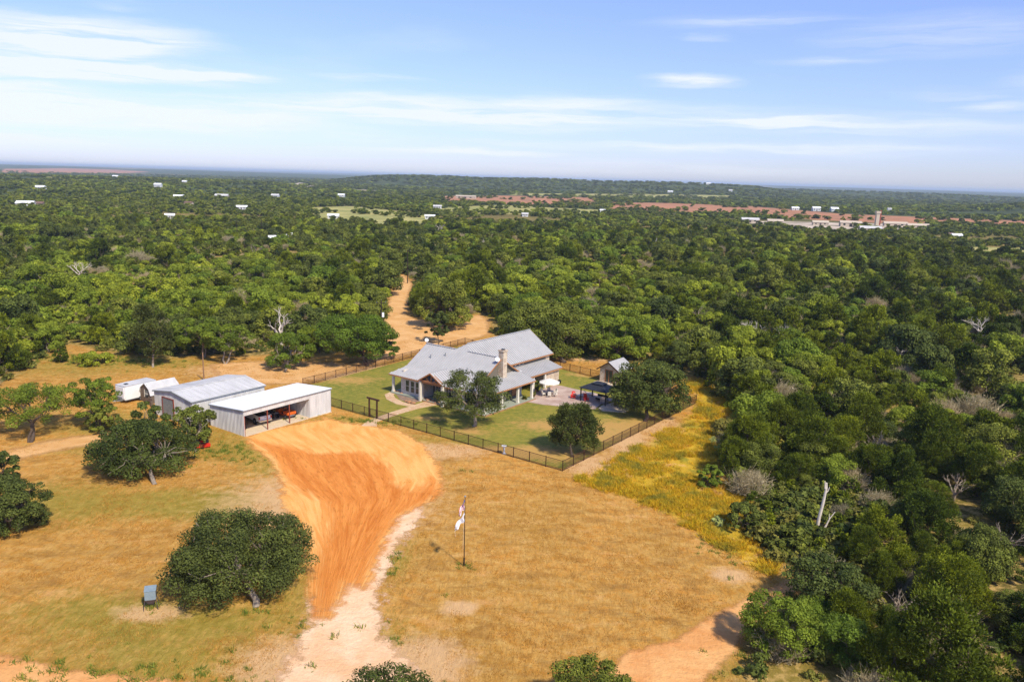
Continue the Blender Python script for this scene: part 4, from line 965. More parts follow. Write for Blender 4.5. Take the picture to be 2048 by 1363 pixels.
ch0 = None
for k, where in enumerate(['nearest the porch', 'facing the house wall', 'nearest the wing wall', 'on the far side by the lawn', 'nearest the cedar tree', 'on the side towards the camera']):
    a_ = rad(150 - 60 * k); c = G(1098, 791)
    lab = 'cream cushioned patio chair at the dining table, ' + where
    loc = (c[0] + 1.15 * math.cos(a_), c[1] + 1.15 * math.sin(a_), .06)
    if ch0 is None: ch0 = chair('patio_chair', lab, loc, a_ + math.pi, MT['cream'], MT['cloth'], 'chairs round the patio dining table')
    else:
        c_ = copy_tree(ch0); c_.location = loc; c_.rotation_euler = (0, 0, a_ + math.pi); c_['label'] = lab


def adirondack(loc, rz, m, label):
    o = thing('garden_chair', label, 'chair', loc, rz, None)
    MB().box((0, 0, .35), (.6, .56, .06), ry=rad(12)).build('seat', m, o)
    q = MB()
    for k in range(5): q.box((-.36, -.24 + k * .12, .74), (.04, .105, .86 - abs(k - 2) * .07), ry=rad(-20))
    q.build('backrest', m, o)
    for s in (-1, 1):
        MB().box((-.02, s * .36, .56), (.72, .14, .04)).build('armrest', m, o); MB().box((.26, s * .33, .28), (.07, .06, .56)).build('leg', m, o); MB().box((-.3, s * .33, .24), (.07, .06, .48)).build('leg', m, o)


adirondack((*G(1146, 797), .06), rad(-100), MT['redpaint'], 'red slatted garden chair standing left of the white lounger')
adirondack((*G(1172, 802), .06), rad(-70), MT['redpaint'], 'red slatted garden chair beside the left gazebo post')
for (px, py, rz, lb) in ((1156, 795, 40, 'white sun lounger between the two red chairs'), (1177, 791, 20, 'white sun lounger behind the red chair by the gazebo')):
    o = thing('sun_lounger', lb, 'lounger', (*G(px, py), .06), rad(rz)); MB().box((.3, 0, .34), (1.2, .6, .07)).build('seat', MT['cloth'], o); MB().box((-.55, 0, .58), (.75, .6, .07), ry=rad(40)).build('backrest', MT['cloth'], o)
    for x in (-.2, .8):
        for y in (-.26, .26): MB().tube((x, y, 0), (x, y, .32), .025, n=5).build('leg', MT['white'], o)

gz0 = G(1161, 802); gzd = rad(-37)
gz = thing('gazebo', 'black steel gazebo with two tier dark hardtop roof beside the oak', 'gazebo', (*gz0, .06), gzd)
GW, GD = 4.6, 3.6
for x in (.0, GW):
    for y in (0, GD): MB().b2((x - .08, y - .08, 0), (x + .08, y + .08, 2.25)).build('post', MT['black'], gz)
q = MB(); o_ = .3; e = [(-o_, -o_, 2.28), (GW + o_, -o_, 2.28), (GW + o_, GD + o_, 2.28), (-o_, GD + o_, 2.28)]; i_ = [(1.5, 1.2, 2.95), (GW - 1.5, 1.2, 2.95), (GW - 1.5, GD - 1.2, 2.95), (1.5, GD - 1.2, 2.95)]
for k in range(4): q.slab([e[k], e[(k + 1) % 4], i_[(k + 1) % 4], i_[k]], .04)
i2 = [(1.2, .9, 3.02), (GW - 1.2, .9, 3.02), (GW - 1.2, GD - .9, 3.02), (1.2, GD - .9, 3.02)]; i3 = [(2.0, 1.8, 3.35), (GW - 2.0, 1.8, 3.35)]
q.slab([i2[0], i2[1], i3[1], i3[0]], .04).slab([i2[2], i2[3], i3[0], i3[1]], .04).slab([i2[1], i2[2], i3[1]], .04).slab([i2[3], i2[0], i3[0]], .04)
q.build('roof', MT['blackroof'], gz)
q = MB(); q.b2((-.1, -.06, 2.12), (GW + .1, .06, 2.27)); q.b2((-.1, GD - .06, 2.12), (GW + .1, GD + .06, 2.27)); q.b2((-.06, .06, 2.12), (.06, GD - .06, 2.27)); q.b2((GW - .06, .06, 2.12), (GW + .06, GD - .06, 2.27)); q.build('roof_frame', MT['black'], gz)


def gzw(x, y, z=.06): return (gz0[0] + x * math.cos(gzd) - y * math.sin(gzd), gz0[1] + x * math.sin(gzd) + y * math.cos(gzd), z)


o = thing('outdoor_sofa', 'grey cushioned outdoor sofa in the shade of the black gazebo', 'sofa', gzw(2.3, 2.7), gzd + rad(-90))
MB().b2((-.4, -.95, .12), (.4, .95, .42)).build('base', MT['black'], o); MB().b2((-.38, -.9, .42), (.4, .9, .55)).build('seat', MT['cloth'], o); MB().b2((-.45, -.95, .42), (-.3, .95, .85)).build('backrest', MT['black'], o)
o = thing('barbecue_grill', 'steel barbecue grill on a cabinet at the right of the gazebo', 'grill', gzw(3.7, 1.2), gzd)
MB().b2((-.6, -.3, 0), (.6, .3, .85)).build('cabinet', MT['rim'], o); q = MB(); q.xprism([(-.28, .85), (.28, .85), (.28, 1.05), (.1, 1.2), (-.28, 1.15)], 0, -.38, .38); q.build('lid', MT['chrome'], o); MB().tube((-.3, -.34, 1.0), (.3, -.34, 1.0), .02, n=6).build('handle', MT['chrome'], o)
ht = thing('hot_tub', 'dark hot tub with black cover half hidden under the big oak', 'hot tub', (*G(1246, 813), .16), gzd)
MB().b2((-1.05, -1.05, 0), (1.05, 1.05, .85)).build('cabinet', MT['feederdark'], ht); MB().b2((-1.12, -1.12, .85), (1.12, -.01, .97)).b2((-1.12, .01, .85), (1.12, 1.12, .97)).build('cover', MT['black'], ht)
o = thing('fan', 'black standing fan on the porch of the wing', 'fan', HW(16.9, 3.6, .05), HA); MB().tube((0, 0, 0), (0, 0, 1.9), .04, n=6).build('pole', MT['black'], o)
q = MB()
for k in range(5): q.box((.0, 0, 0), (.01, .01, .01)); a_ = 2 * math.pi * k / 5; q.add([(.0, -.05, 1.95), (.42 * math.cos(a_), -.08, 1.95 + .42 * math.sin(a_)), (.42 * math.cos(a_ + .5), -.02, 1.95 + .42 * math.sin(a_ + .5))], [(0, 1, 2)])
q.tube((0, -.12, 1.95), (0, .15, 1.95), .12, n=10); q.build('fan_head', MT['rim'], o)
o = thing('hose_reel', 'dark hose reel against the stone wing wall', 'hose reel', HW(23.4, 2.3, .05), HA); MB().tube((-.2, 0, .4), (.2, 0, .4), .32, n=16).build('drum', MT['tyre'], o); MB().b2((-.25, -.2, 0), (-.21, .2, .45)).b2((.21, -.2, 0), (.25, .2, .45)).build('stand', MT['rust'], o)
o = thing('potted_palm', 'dark leafy potted plant on the wing porch beside the post', 'potted plant', HW(17.6, 3.2, .05)); MB().lathe([(0, 0), (.25, 0), (.33, .5), (0, .45)], 12).build('pot', MT['rust'], o)
rs = np.random.RandomState(3); n = 60; c = rs.normal(0, .32, (n, 3)) + [0, 0, 1.1]; me = np_mesh('plant', (c[:, None] + rs.normal(0, .2, (n, 4, 3))).reshape(-1, 3), np.arange(4 * n).reshape(-1, 4), LM['oak'], {'tint': ('FACE', rs.rand(n))}); link(bpy.data.objects.new('plant', me), o)

# stone outbuilding
so0 = G(1199, 762); sa = rad(-37)
st = thing('stone_outbuilding', 'small stone gable building with wide glass doors and grey metal roof', 'outbuilding', (*so0, 0), sa)
q = MB(); q.xprism([(0, 0), (1.1, 0), (1.1, 2.35), (2.6, 2.35), (2.6, 0), (3.7, 0), (3.7, 2.6), (1.85, 3.75), (0, 2.6)], 1, 0, .25); q.b2((0, .25, 0), (.25, 4.6, 2.55)); q.b2((3.45, .25, 0), (3.7, 4.6, 2.55)); q.b2((.25, 4.35, 0), (3.45, 4.6, 2.55)); q.build('stone_wall', MT['limestone'], st)
pr = [(-.45, -.4, 2.36), (1.85, -.4, 3.85), (1.85, 4.9, 3.85), (-.45, 4.9, 2.36)]; pr2 = [(4.15, -.4, 2.36), (1.85, -.4, 3.85), (1.85, 4.9, 3.85), (4.15, 4.9, 2.36)]
MB().slab(pr, .08).ribs(pr, (1, 0, .6), .46, .05, .05).slab(pr2, .08).ribs(pr2, (1, 0, -.6), .46, .05, .05).build('roof', MT['roof'], st)
q = MB(); q.bar((-.45, -.44, 2.26), (1.85, -.44, 3.75), .08, .2); q.bar((4.15, -.44, 2.26), (1.85, -.44, 3.75), .08, .2); q.build('fascia_board', MT['rust'], st)
q = MB(); q.b2((1.05, -.06, 0), (1.15, 0, 2.4)); q.b2((2.55, -.06, 0), (2.65, 0, 2.4)); q.b2((1.15, -.06, 2.3), (2.55, 0, 2.4)); q.b2((1.81, -.05, 0), (1.89, 0, 2.3)); d_ = q.build('glass_door', MT['cedarwood'], st); MB().b2((1.15, .05, 0), (2.55, .1, 2.35)).build('pane', MT['glass'], d_)
q = MB(); q.b2((-.4, -1.4, 0), (4.0, 0, .1)); q.build('step', MT['concrete'], st)


# ------------------------------------------------------------------ flagpole, feeder, poles
fp = G(928, 1131); o = thing('flagpole', 'slim dark flagpole with bracket base standing alone in the dry field', 'flagpole', (*fp, 0))
MB().tube((0, 0, 0), (0, 0, .8), .07, n=10).build('base', MT['black'], o); MB().tube((0, 0, .8), (0, 0, 6.75), .045, .03, 10).build('pole', MT['pole'], o)
q = MB(); q.lathe([(0, 6.74), (.09, 6.76), (.09, 6.82), (.04, 6.86), (0, 6.88)], 12); q.build('finial', MT['gutter'], o)
MB().tube((-.12, 0, 1.6), (-.06, 0, 6.6), .006, n=4).tube((-.8, -.1, 2.9), (-.9, -.1, 3.5), .006, n=4).build('halyard', MT['white'], o)


def flagmesh(name, label, parent_label, z0, h, length, droop, seed, stripes):
    rs = random.Random(seed); nu, nv = 14, 9; V = []; 
    for i in range(nu):
        s = i / (nu - 1)
        for j in range(nv):
            t_ = j / (nv - 1); x = -.06 - s * length * .42; y = -.10 * math.sin(s * 9 + t_ * 2) - s * .25; z = z0 - t_ * h * (1 - .25 * s) - s * length * droop + .06 * math.sin(s * 11 + t_ * 4)
            V.append((x + .05 * math.sin(t_ * 9 + s * 6), y, z))
    F_ = [(i * nv + j, (i + 1) * nv + j, (i + 1) * nv + j + 1, i * nv + j + 1) for i in range(nu - 1) for j in range(nv - 1)]
    m_, t, b = new_mat(name + '_cloth'); at = NN(t, 'ShaderNodeAttribute', attribute_name='band').outputs['Fac']; ac = NN(t, 'ShaderNodeAttribute', attribute_name='canton').outputs['Fac']
    col = mixc(t, at, (.80, .78, .78), (.50, .10, .12)) if stripes else mixc(t, at, (.8, .78, .76), (.36, .40, .55))
    col = mixc(t, ac, col, (.10, .12, .30)); t.links.new(col, b.inputs['Base Color']); b.inputs['Roughness'].default_value = .8
    me = bpy.data.meshes.new(name); me.from_pydata(V, [], F_); me.materials.append(m_)
    a = me.attributes.new('band', 'FLOAT', 'FACE'); c = me.attributes.new('canton', 'FLOAT', 'FACE')
    bd = [(1.0 if j % 2 == 0 else 0.0) * (1 if stripes else .5) for i in range(nu - 1) for j in range(nv - 1)]; cn = [1.0 if stripes and i < 4 and j < 4 else 0.0 for i in range(nu - 1) for j in range(nv - 1)]
    a.data.foreach_set('value', bd); c.data.foreach_set('value', cn); me.shade_smooth()
    ob = link(bpy.data.objects.new('flag', me)); ob.location = (*fp, 0); tag(ob, label, 'flag'); return ob


flagmesh('upper', 'upper flag with red and white stripes hanging limp from the flagpole', '', 6.5, .9, 1.1, .95, 1, True)
flagmesh('lower', 'lower pale blue and white flag trailing from the flagpole', '', 5.2, .8, 1.9, .62, 2, False)

fd = G(303, 1214); o = thing('deer_feeder', 'grey metal feeder box on four splayed legs in the dry grass', 'feeder', (*fd, 0), rad(18))
q = MB(); q.b2((-.42, -.35, .85), (.42, .35, 1.62)); q.add([(-.45, -.38, 1.62), (.45, -.38, 1.62), (.45, .38, 1.78), (-.45, .38, 1.78), (-.45, .38, 1.62), (.45, .38, 1.62)], [(0, 1, 2, 3), (0, 3, 4), (1, 5, 2), (3, 2, 5, 4)]); q.build('hopper', MT['feeder'], o)
q = MB(); q.add([(-.42, -.35, .85), (.42, -.35, .85), (.42, .35, .85), (-.42, .35, .85), (-.2, -.16, .4), (.2, -.16, .4), (.2, .16, .4), (-.2, .16, .4)], [(0, 1, 5, 4), (1, 2, 6, 5), (2, 3, 7, 6), (3, 0, 4, 7), (4, 5, 6, 7)]); q.b2((.423, -.2, 1.0), (.44, .15, 1.5)); q.build('chute', MT['feederdark'], o)
for sx in (-1, 1):
    for sy in (-1, 1): MB().bar((sx * .55, sy * .45, 0), (sx * .40, sy * .33, .9), .045).build('leg', MT['feederdark'], o)


def util_pole(px, py, h, label, box=False, m=None, arm=True, r=.16):
    m = m or MT['pole']; g = G(px, py); o = thing('utility_pole', label, 'utility pole', (*g, 0), .2)
    MB().tube((0, 0, 0), (0, 0, h), r, r * .65, 10).build('pole', m, o)
    if arm:
        MB().box((0, 0, h - .5), (2.0, .1, .12)).build('crossarm', m, o)
        for x in (-.9, 0, .9): MB().tube((x, 0, h - .44), (x, 0, h - .2 + (.3 if x == 0 else 0)), .05, n=6).build('insulator', MT['gutter'], o)
    if box: MB().box((.35, -.05, h - 3.0), (.45, .4, .9)).build('transformer_box', MT['white'], o)
    return o


util_pole(763, 692, 9.6, 'tall dark utility pole with white box beside the big mesquite', True)
util_pole(815, 566, 11, 'dark utility pole where the dirt lane enters the woods', False)
util_pole(475, 486, 11, 'far utility pole standing among trees near the white roofed farmhouse', False)
util_pole(524, 474, 10, 'farthest small utility pole right of the one near the white roofs', False)
util_pole(408, 760, 4.8, 'short pale bare timber pole behind the grey workshop', False, MT['palepole'], False, .13)
#TREES
# ------------------------------------------------------------------ trees
def crown_np(seed, R, H, zb, nl, nleaf, leaf, lr=(.22, .38), flat=.75, spiky=0.0, dome=.0, ax=1.0, shape='oak'):
    """leaf clumps spread over lobes: returns verts, quads, tint per quad, lobe centres"""
    rs = np.random.RandomState(seed); cz, hz_ = (H + zb) / 2, (H - zb) / 2
    w_, pw = dict(oak=(.34, 2.2), cedar=(.30, 1.5), mesquite=(.50, 2.4), shrub=(.3, 2.2))[shape]
    rl = R * rs.uniform(lr[0], lr[1], nl); t = rs.uniform(.05 + dome, .94, nl); a_ = rs.uniform(0, 2 * math.pi, nl)
    g = np.where(t < w_, .78 + .22 * t / w_, np.clip(1 - (np.maximum(t - w_, 0) / (1.03 - w_)) ** pw, 0, 1) ** .5)
    fr = np.where(rs.rand(nl) < .78, rs.uniform(.70, 1.14, nl), rs.uniform(.1, .74, nl)); rx_ = np.maximum(R * g - rl * .75, R * .06) * fr
    zc = np.clip(zb + (H - zb) * t, zb + rl * flat * .45, H - rl * flat * rs.uniform(.6, 1.0, nl)); C = np.stack([rx_ * np.cos(a_) * ax, rx_ * np.sin(a_), zc], 1)
    w = rl ** 2; cnt = rs.multinomial(nleaf, w / w.sum()); L = np.repeat(np.arange(nl), cnt); n = len(L)
    e = rs.normal(0, 1, (n, 3)); e /= np.linalg.norm(e, axis=1)[:, None]; e[:, 2] = np.where(e[:, 2] < -.6, -e[:, 2], e[:, 2])
    rr_ = rs.uniform(.35, 1.08, n) ** .6
    p = C[L] + e * (rl[L] * rr_)[:, None] * np.array([1, 1, flat])
    if spiky:
        outw = C[L] - np.array([0, 0, zb]); outw /= np.linalg.norm(outw, axis=1)[:, None] + 1e-6; ln = rs.rand(n) ** 2.5; p += outw * (ln * spiky * R)[:, None]
    k = (p[:, 2] > zb * .85) & (p[:, 2] > .05); p, e, L = p[k], e[k], L[k]; n = len(p)
    nm = e + [0, 0, .25] + rs.normal(0, .5, (n, 3)); nm /= np.linalg.norm(nm, axis=1)[:, None]
    a = rs.normal(0, 1, (n, 3)); a = np.cross(nm, a); a /= np.linalg.norm(a, axis=1)[:, None]; b_ = np.cross(nm, a)
    if spiky: a = e + rs.normal(0, .35, (n, 3)) + [0, 0, .4]; a /= np.linalg.norm(a, axis=1)[:, None]; b_ = np.cross(a, rs.normal(0, 1, (n, 3))); b_ /= np.linalg.norm(b_, axis=1)[:, None]
    s = (leaf * rs.uniform(.55, 1.35, n))[:, None]; wd = .42 if spiky else .62
    V = np.stack([p - a * s, p - b_ * s * wd, p + a * s, p + b_ * s * wd], 1).reshape(-1, 3)
    tint = np.clip(.10 + .65 * rs.rand(nl)[L] + .45 * (rs.rand(n) - .35), 0, 1)
    return V, np.arange(4 * n).reshape(-1, 4), tint, C


def tube_path(q, pts, r0, r1, n=6):
    k = len(pts) - 1; pts = [Vector(p) for p in pts]; rings = []
    for i, p in enumerate(pts):
        d = (pts[min(i + 1, k)] - pts[max(i - 1, 0)]).normalized(); a = d.orthogonal().normalized() if i == 0 else (rings_a - d * rings_a.dot(d)).normalized(); rings_a = a
        b_ = d.cross(a); r = r0 + (r1 - r0) * i / k; rings.append([p + (a * math.cos(2 * math.pi * j / n) + b_ * math.sin(2 * math.pi * j / n)) * r for j in range(n)])
    vs = [v for rg in rings for v in rg]; fs = [(i * n + j, i * n + (j + 1) % n, (i + 1) * n + (j + 1) % n, (i + 1) * n + j) for i in range(k) for j in range(n)] + [tuple(range(k * n, k * n + n))]
    q.add(vs, fs)


def limb(rnd, a, b_, bend=.18, n=4):
    a, b_ = Vector(a), Vector(b_); L = (b_ - a).length
    return [a.lerp(b_, i / n) + (Vector((rnd.uniform(-1, 1), rnd.uniform(-1, 1), rnd.uniform(-.6, .8))) * L * bend * .5 if 0 < i < n else Vector()) for i in range(n + 1)]


def trunk_mb(seed, C, H, zb, r, fork=None, base=(0, 0), nlimb=5, detail=True, multi=1):
    rnd = random.Random(seed); q = MB(); C = [Vector(c) for c in C]; fork = fork or max(zb * .9, H * .22)
    tops = []
    for m_ in range(multi):
        o = Vector((base[0] + (rnd.uniform(-.3, .3) if m_ else 0), base[1] + (rnd.uniform(-.3, .3) if m_ else 0), -.15)); t_ = Vector((base[0] * .6 + rnd.uniform(-.25, .25) * (1 + multi), base[1] * .6 + rnd.uniform(-.25, .25) * (1 + multi), fork))
        tube_path(q, limb(rnd, o, t_, .22, 3), r * (1 if m_ == 0 else .75), r * .62, 8); tops.append(t_)
    R = max(Vector((c.x, c.y)).length for c in C); groups = [[] for _ in range(nlimb)]
    for c in C: groups[int(((math.atan2(c.y, c.x) + math.pi) / (2 * math.pi)) * nlimb) % nlimb].append(c)
    for g_ in groups:
        if not g_: continue
        mean = sum(g_, Vector()) / len(g_); top = min(tops, key=lambda t_: (t_ - mean).length); mid = top.lerp(mean, .72); mid.z = max(mid.z, fork)
        tube_path(q, limb(rnd, top, mid, .25, 4), r * .55, r * .28, 6)
        for c in g_[: (12 if detail else 4)]: tube_path(q, limb(rnd, mid, c + (c - mid) * .25, .3, 3), r * .24, r * .05, 4)
    return q


def bare_mb(seed, H, R, r, n1=5, lev=4, lean=.0, n=5):
    """a leafless tree, all limbs"""
    rnd = random.Random(seed); q = MB()

    def grow(p, d, L, r_, k):
        e = p + d * L; pts = limb(rnd, p, e, .22, 3); tube_path(q, pts, r_, r_ * .55 if k else r_ * .2, n if k > 1 else 3)
        if k <= 0: return
        for _ in range(rnd.choice((2, 3)) if k < lev else n1):
            dd = (d + Vector((rnd.uniform(-1, 1), rnd.uniform(-1, 1), rnd.uniform(-.35, .6))) * (.85 if k < lev else .9)).normalized()
            grow(pts[-1] if rnd.random() < .6 else pts[-2], dd, L * rnd.uniform(.55, .85), r_ * .55, k - 1)
    grow(Vector((0, 0, -.15)), Vector((lean, rnd.uniform(-.1, .1), 1)).normalized(), H * .36, r, lev); return q


def brush_np(seed, R, H, n=620):
    """a leafless thicket: thin twigs fanning up and out"""
    rs = np.random.RandomState(seed); V = []; Q = []; T = []
    base = rs.normal(0, R * .25, (n, 3)) * [1, 1, 0] + [0, 0, .02]; az = rs.uniform(0, 2 * math.pi, n); el_ = rs.uniform(.35, 1.45, n); L = rs.uniform(.55, 1.05, n) * H
    tip = base + np.stack([np.cos(az) * np.cos(el_) * R / H * 1.3, np.sin(az) * np.cos(el_) * R / H * 1.3, np.sin(el_)], 1) * L[:, None]
    mids = (base + tip) / 2 + rs.normal(0, .1 * R, (n, 3))
    segs = [(base, mids, .022), (mids, tip, .016)]
    for _ in range(3): st_ = mids + (tip - mids) * rs.uniform(.1, .8, (n, 1)); segs.append((st_, st_ + rs.normal(0, .22 * R, (n, 3)) + [0, 0, .15 * H], .013))
    k = 0
    for a, b_, w in segs:
        d = b_ - a; s = np.cross(d, rs.normal(0, 1, (n, 3))); s /= np.linalg.norm(s, axis=1)[:, None] + 1e-9; s2 = np.cross(d, s); s2 /= np.linalg.norm(s2, axis=1)[:, None] + 1e-9
        for sv in (s, s2):
            q = np.stack([a - sv * w, a + sv * w, b_ + sv * w * .6, b_ - sv * w * .6], 1); V.append(q.reshape(-1, 3)); T.append(rs.rand(n))
    m_ = 1500; k = rs.randint(0, n, m_); p = mids[k] + (tip[k] - mids[k]) * rs.uniform(-.2, 1.05, (m_, 1)) + rs.normal(0, .12 * R, (m_, 3)); p[:, 2] = np.abs(p[:, 2]); V.append((p[:, None] + rs.normal(0, .045, (m_, 4, 3))).reshape(-1, 3)); T.append(rs.rand(m_))
    V = np.concatenate(V); T = np.concatenate(T); return V, np.arange(len(V)).reshape(-1, 4), T


def px_scale(Y): return F / (Y * math.cos(PITCH) + HC * math.sin(PITCH))


def hero(name, label, cat, cx, cg, wpx, ytop, zb, kind, base=None, seed=1, leaf=.16, dens=1.0, nl=None, r=None, bark='bark', multi=1, fork=None, ax=1.0, group=None, depth=1.0, lm=None):
    X, Y = G(cx, cg); s = px_scale(Y); R = wpx / 2 / s; H = height_at(cx, cg, ytop); zb = min(zb, H * .6)
    st = dict(oak=dict(lr=(.11, .24), flat=.8), cedar=dict(lr=(.14, .26), flat=1.0, spiky=.16, shape='cedar'), mesquite=dict(lr=(.12, .26), flat=.7, shape='mesquite'), shrub=dict(lr=(.22, .36), flat=.8))[kind]
    area = R * R * 2 + R * (H - zb) * 2; nleaf = int(dens * area / (leaf * leaf) * {'oak': 4.2, 'cedar': 5.5, 'mesquite': 2.2, 'shrub': 4}[kind]); nl = int((nl or int(26 + R * 9)) * 1.5)
    V, Q, T, C = crown_np(seed, R, H, zb, nl, nleaf, leaf, ax=ax, **st)
    V[:, 1] *= depth
    o = thing(name, label, cat, (X, Y, 0), 0, group)
    me = np_mesh('crown', V, Q, LM[lm or kind], {'tint': ('FACE', T)}); link(bpy.data.objects.new('crown', me), o)
    b_ = (0, 0)
    if base: g = G(*base); b_ = (g[0] - X, g[1] - Y)
    C = C * [1, depth, 1]
    trunk_mb(seed, C, H, zb, r or max(.12, R * .055), base=b_, multi=multi, fork=fork).build('trunk', MT[bark], o)
    return o


hero('live_oak', 'broad dark oak with dome crown over the dry field beside the grey feeder box', 'oak tree', 482, 1168, 280, 1040, .15, 'oak', (512, 1212), 11, .09, .95, 90, .32, 'barkpale', lm='darkoak')
hero('live_oak', 'dark spreading oak between the field and the carport with red tractor behind', 'oak tree', 287, 942, 195, 850, .3, 'oak', (310, 968), 12, .12, .8, 70, .28, 'barkpale', lm='darkoak')
hero('live_oak', 'brighter oak with bare pale twigs against the carport side wall', 'oak tree', 384, 893, 100, 814, 1.0, 'oak', (392, 905), 13, .15, .8, 40, .18, 'barkpale')
hero('live_oak', 'small ragged oak top with dead twigs in front of the workshop door', 'oak tree', 302, 880, 84, 806, .8, 'oak', None, 14, .15, .7, 26, .15, 'barkpale')
hero('live_oak', 'dark rounded oak cut by the left edge above the dry field', 'oak tree', 18, 1058, 160, 962, .3, 'oak', None, 15, .10, .8, 70, lm='darkoak')
hero('live_oak', 'small dark oak at the left edge above the rounded oak', 'oak tree', -8, 972, 90, 905, .3, 'oak', None, 16, .15, 1.0, 36, lm='darkoak')
hero('mesquite_tree', 'spreading feathery mesquite with crooked trunk at the left edge by the dirt path', 'mesquite tree', 66, 868, 160, 776, 2.2, 'mesquite', (62, 884), 17, .11, .8, 44, .24, 'bark', 2, lm='darkmesquite')
hero('mesquite_tree', 'thin airy mesquite with bare grey branches left of the white trailer', 'mesquite tree', 194, 850, 100, 753, 1.4, 'mesquite', (192, 858), 18, .12, 1.0, 36, .15, 'bark', 2, lm='darkmesquite')
hero('mesquite_tree', 'small green mesquite alone on bare soil behind the carport roof', 'mesquite tree', 578, 738, 98, 668, .8, 'mesquite', (570, 742), 19, .15, 1.7, 44, .2, 'barkpale', lm='darkmesquite')
hero('mesquite_tree', 'large mesquite with dark forked trunk beside the tall utility pole', 'mesquite tree', 708, 726, 158, 634, 1.6, 'mesquite', (735, 731), 20, .16, 1.7, 60, .35, 'bark', 2, lm='darkmesquite')
hero('mesquite_tree', 'smaller mesquite between the utility pole and the house roof', 'mesquite tree', 770, 718, 58, 664, .8, 'mesquite', (752, 722), 21, .16, 1.6, 26, .15, 'barkpale', lm='darkmesquite')
hero('mesquite_tree', 'pale green mesquite with grey crooked trunk behind the short timber pole', 'mesquite tree', 395, 712, 100, 636, 2.6, 'mesquite', (408, 714), 22, .16, 1.3, 36, .2, 'barkpale', 2, lm='darkmesquite')
hero('mesquite_tree', 'thin green mesquite with bare low branches right of the timber pole', 'mesquite tree', 458, 722, 96, 650, 2.4, 'mesquite', (452, 727), 23, .16, 1.1, 34, .2, 'barkpale', 2, lm='darkmesquite')
hero('cedar_tree', 'tall dark evergreen with slim white trunk behind the workshop', 'cedar tree', 302, 732, 92, 610, 2.0, 'cedar', (306, 734), 24, .2, .9, 50, .22, 'barkpale', depth=.9, lm='darkoak')
hero('live_oak', 'small round dark oak on a slim trunk behind the house ridge', 'oak tree', 875, 686, 52, 619, 1.3, 'oak', (877, 688), 25, .17, 1.1, 30, .13, lm='darkoak')
hero('live_oak', 'large grey green oak behind the small round oak and house', 'oak tree', 895, 655, 120, 562, .6, 'oak', None, 26, .2, 1.0, 60)
hero('live_oak', 'oak with pale twisted limbs and leaning pinkish trunk in front of the house', 'oak tree', 942, 848, 146, 745, 2.2, 'oak', (948, 852), 27, .12, .45, 46, .30, 'barkpale', fork=1.8, lm='darkoak')
hero('cedar_tree', 'dark bushy cedar on the lawn inside the front fence corner', 'cedar tree', 1145, 905, 104, 810, .9, 'cedar', (1145, 913), 28, .13, 1.25, 70, .2, lm='darkoak')
hero('live_oak', 'large oak spreading over the concrete pad and hot tub at the lawn corner', 'oak tree', 1298, 826, 168, 728, 1.4, 'oak', (1290, 842), 29, .15, 1.0, 90, .35)
hero('live_oak', 'big dark oak close behind the wing roof of the house', 'oak tree', 1090, 712, 185, 606, .5, 'oak', (1130, 725), 30, .2, 1.2, 80)
hero('mesquite_tree', 'bright green mesquite behind the stone outbuilding and lawn fence', 'mesquite tree', 1237, 716, 130, 638, .4, 'mesquite', None, 31, .18, 2.2, 50)
hero('live_oak', 'round oak crown rising into the bottom edge, right of centre', 'oak tree', 1182, 1455, 205, 1338, .3, 'oak', None, 32, .085, .7, 80)
hero('live_oak', 'oak top poking into the bottom edge over the pale driveway', 'oak tree', 772, 1485, 215, 1355, .3, 'oak', None, 33, .085, .6, 80, lm='darkoak')
hero('mesquite_tree', 'bright green small tree beside the sandy road at the lower right', 'mesquite tree', 1562, 1300, 160, 1200, .4, 'mesquite', None, 34, .09, 1.9, 60)
hero('live_oak', 'large dark green oak where the sandy road enters the woods', 'oak tree', 1650, 1222, 190, 1130, .4, 'oak', None, 35, .11, .9, 80)
hero('shrub', 'round light green shrub alone in the golden grass', 'shrub', 1417, 974, 52, 930, .05, 'mesquite', None, 36, .10, 3.0, 30)
hero('shrub', 'low green and grey shrub at the top of the golden grass', 'shrub', 1450, 876, 62, 840, .05, 'shrub', None, 37, .12, 1.0, 30)
hero('shrub', 'low dark green shrub at the edge of the golden grass below the round one', 'shrub', 1478, 978, 50, 935, .05, 'oak', None, 38, .12, 1.2, 30)
hero('shrub', 'dark low shrub beside the dead white snag', 'shrub', 1488, 1058, 80, 1010, .05, 'oak', None, 39, .12, 1.2, 36)
hero('cedar_tree', 'tiny dark cedar alone in the far left clearing', 'cedar tree', 122, 724, 30, 690, .1, 'cedar', None, 40, .15, 1.2, 20)
hero('shrub', 'low spreading green bush in the far left clearing beyond the trailer', 'shrub', 188, 728, 70, 706, .05, 'mesquite', None, 41, .14, 1.5, 30)
hero('mesquite_tree', 'dark green low bush in the grass beside the carport oak group', 'mesquite tree', 205, 862, 74, 806, .4, 'oak', None, 42, .14, .9, 26)


def dead(label, px, py, ytop, seed, r, spread=1.0, lev=4, lean=0., m='deadwood', n1=4):
    H = height_at(px, py, ytop); o = thing('dead_tree', label, 'dead tree', (*G(px, py), 0), 0)
    q = bare_mb(seed, H * .78, H, r, n1, lev, lean); k = H / max(v[2] for v in q.v); q.v = [(v[0] * k * spread, v[1] * k * spread, v[2] * k) for v in q.v]
    q.build('trunk', MT[m], o); return o


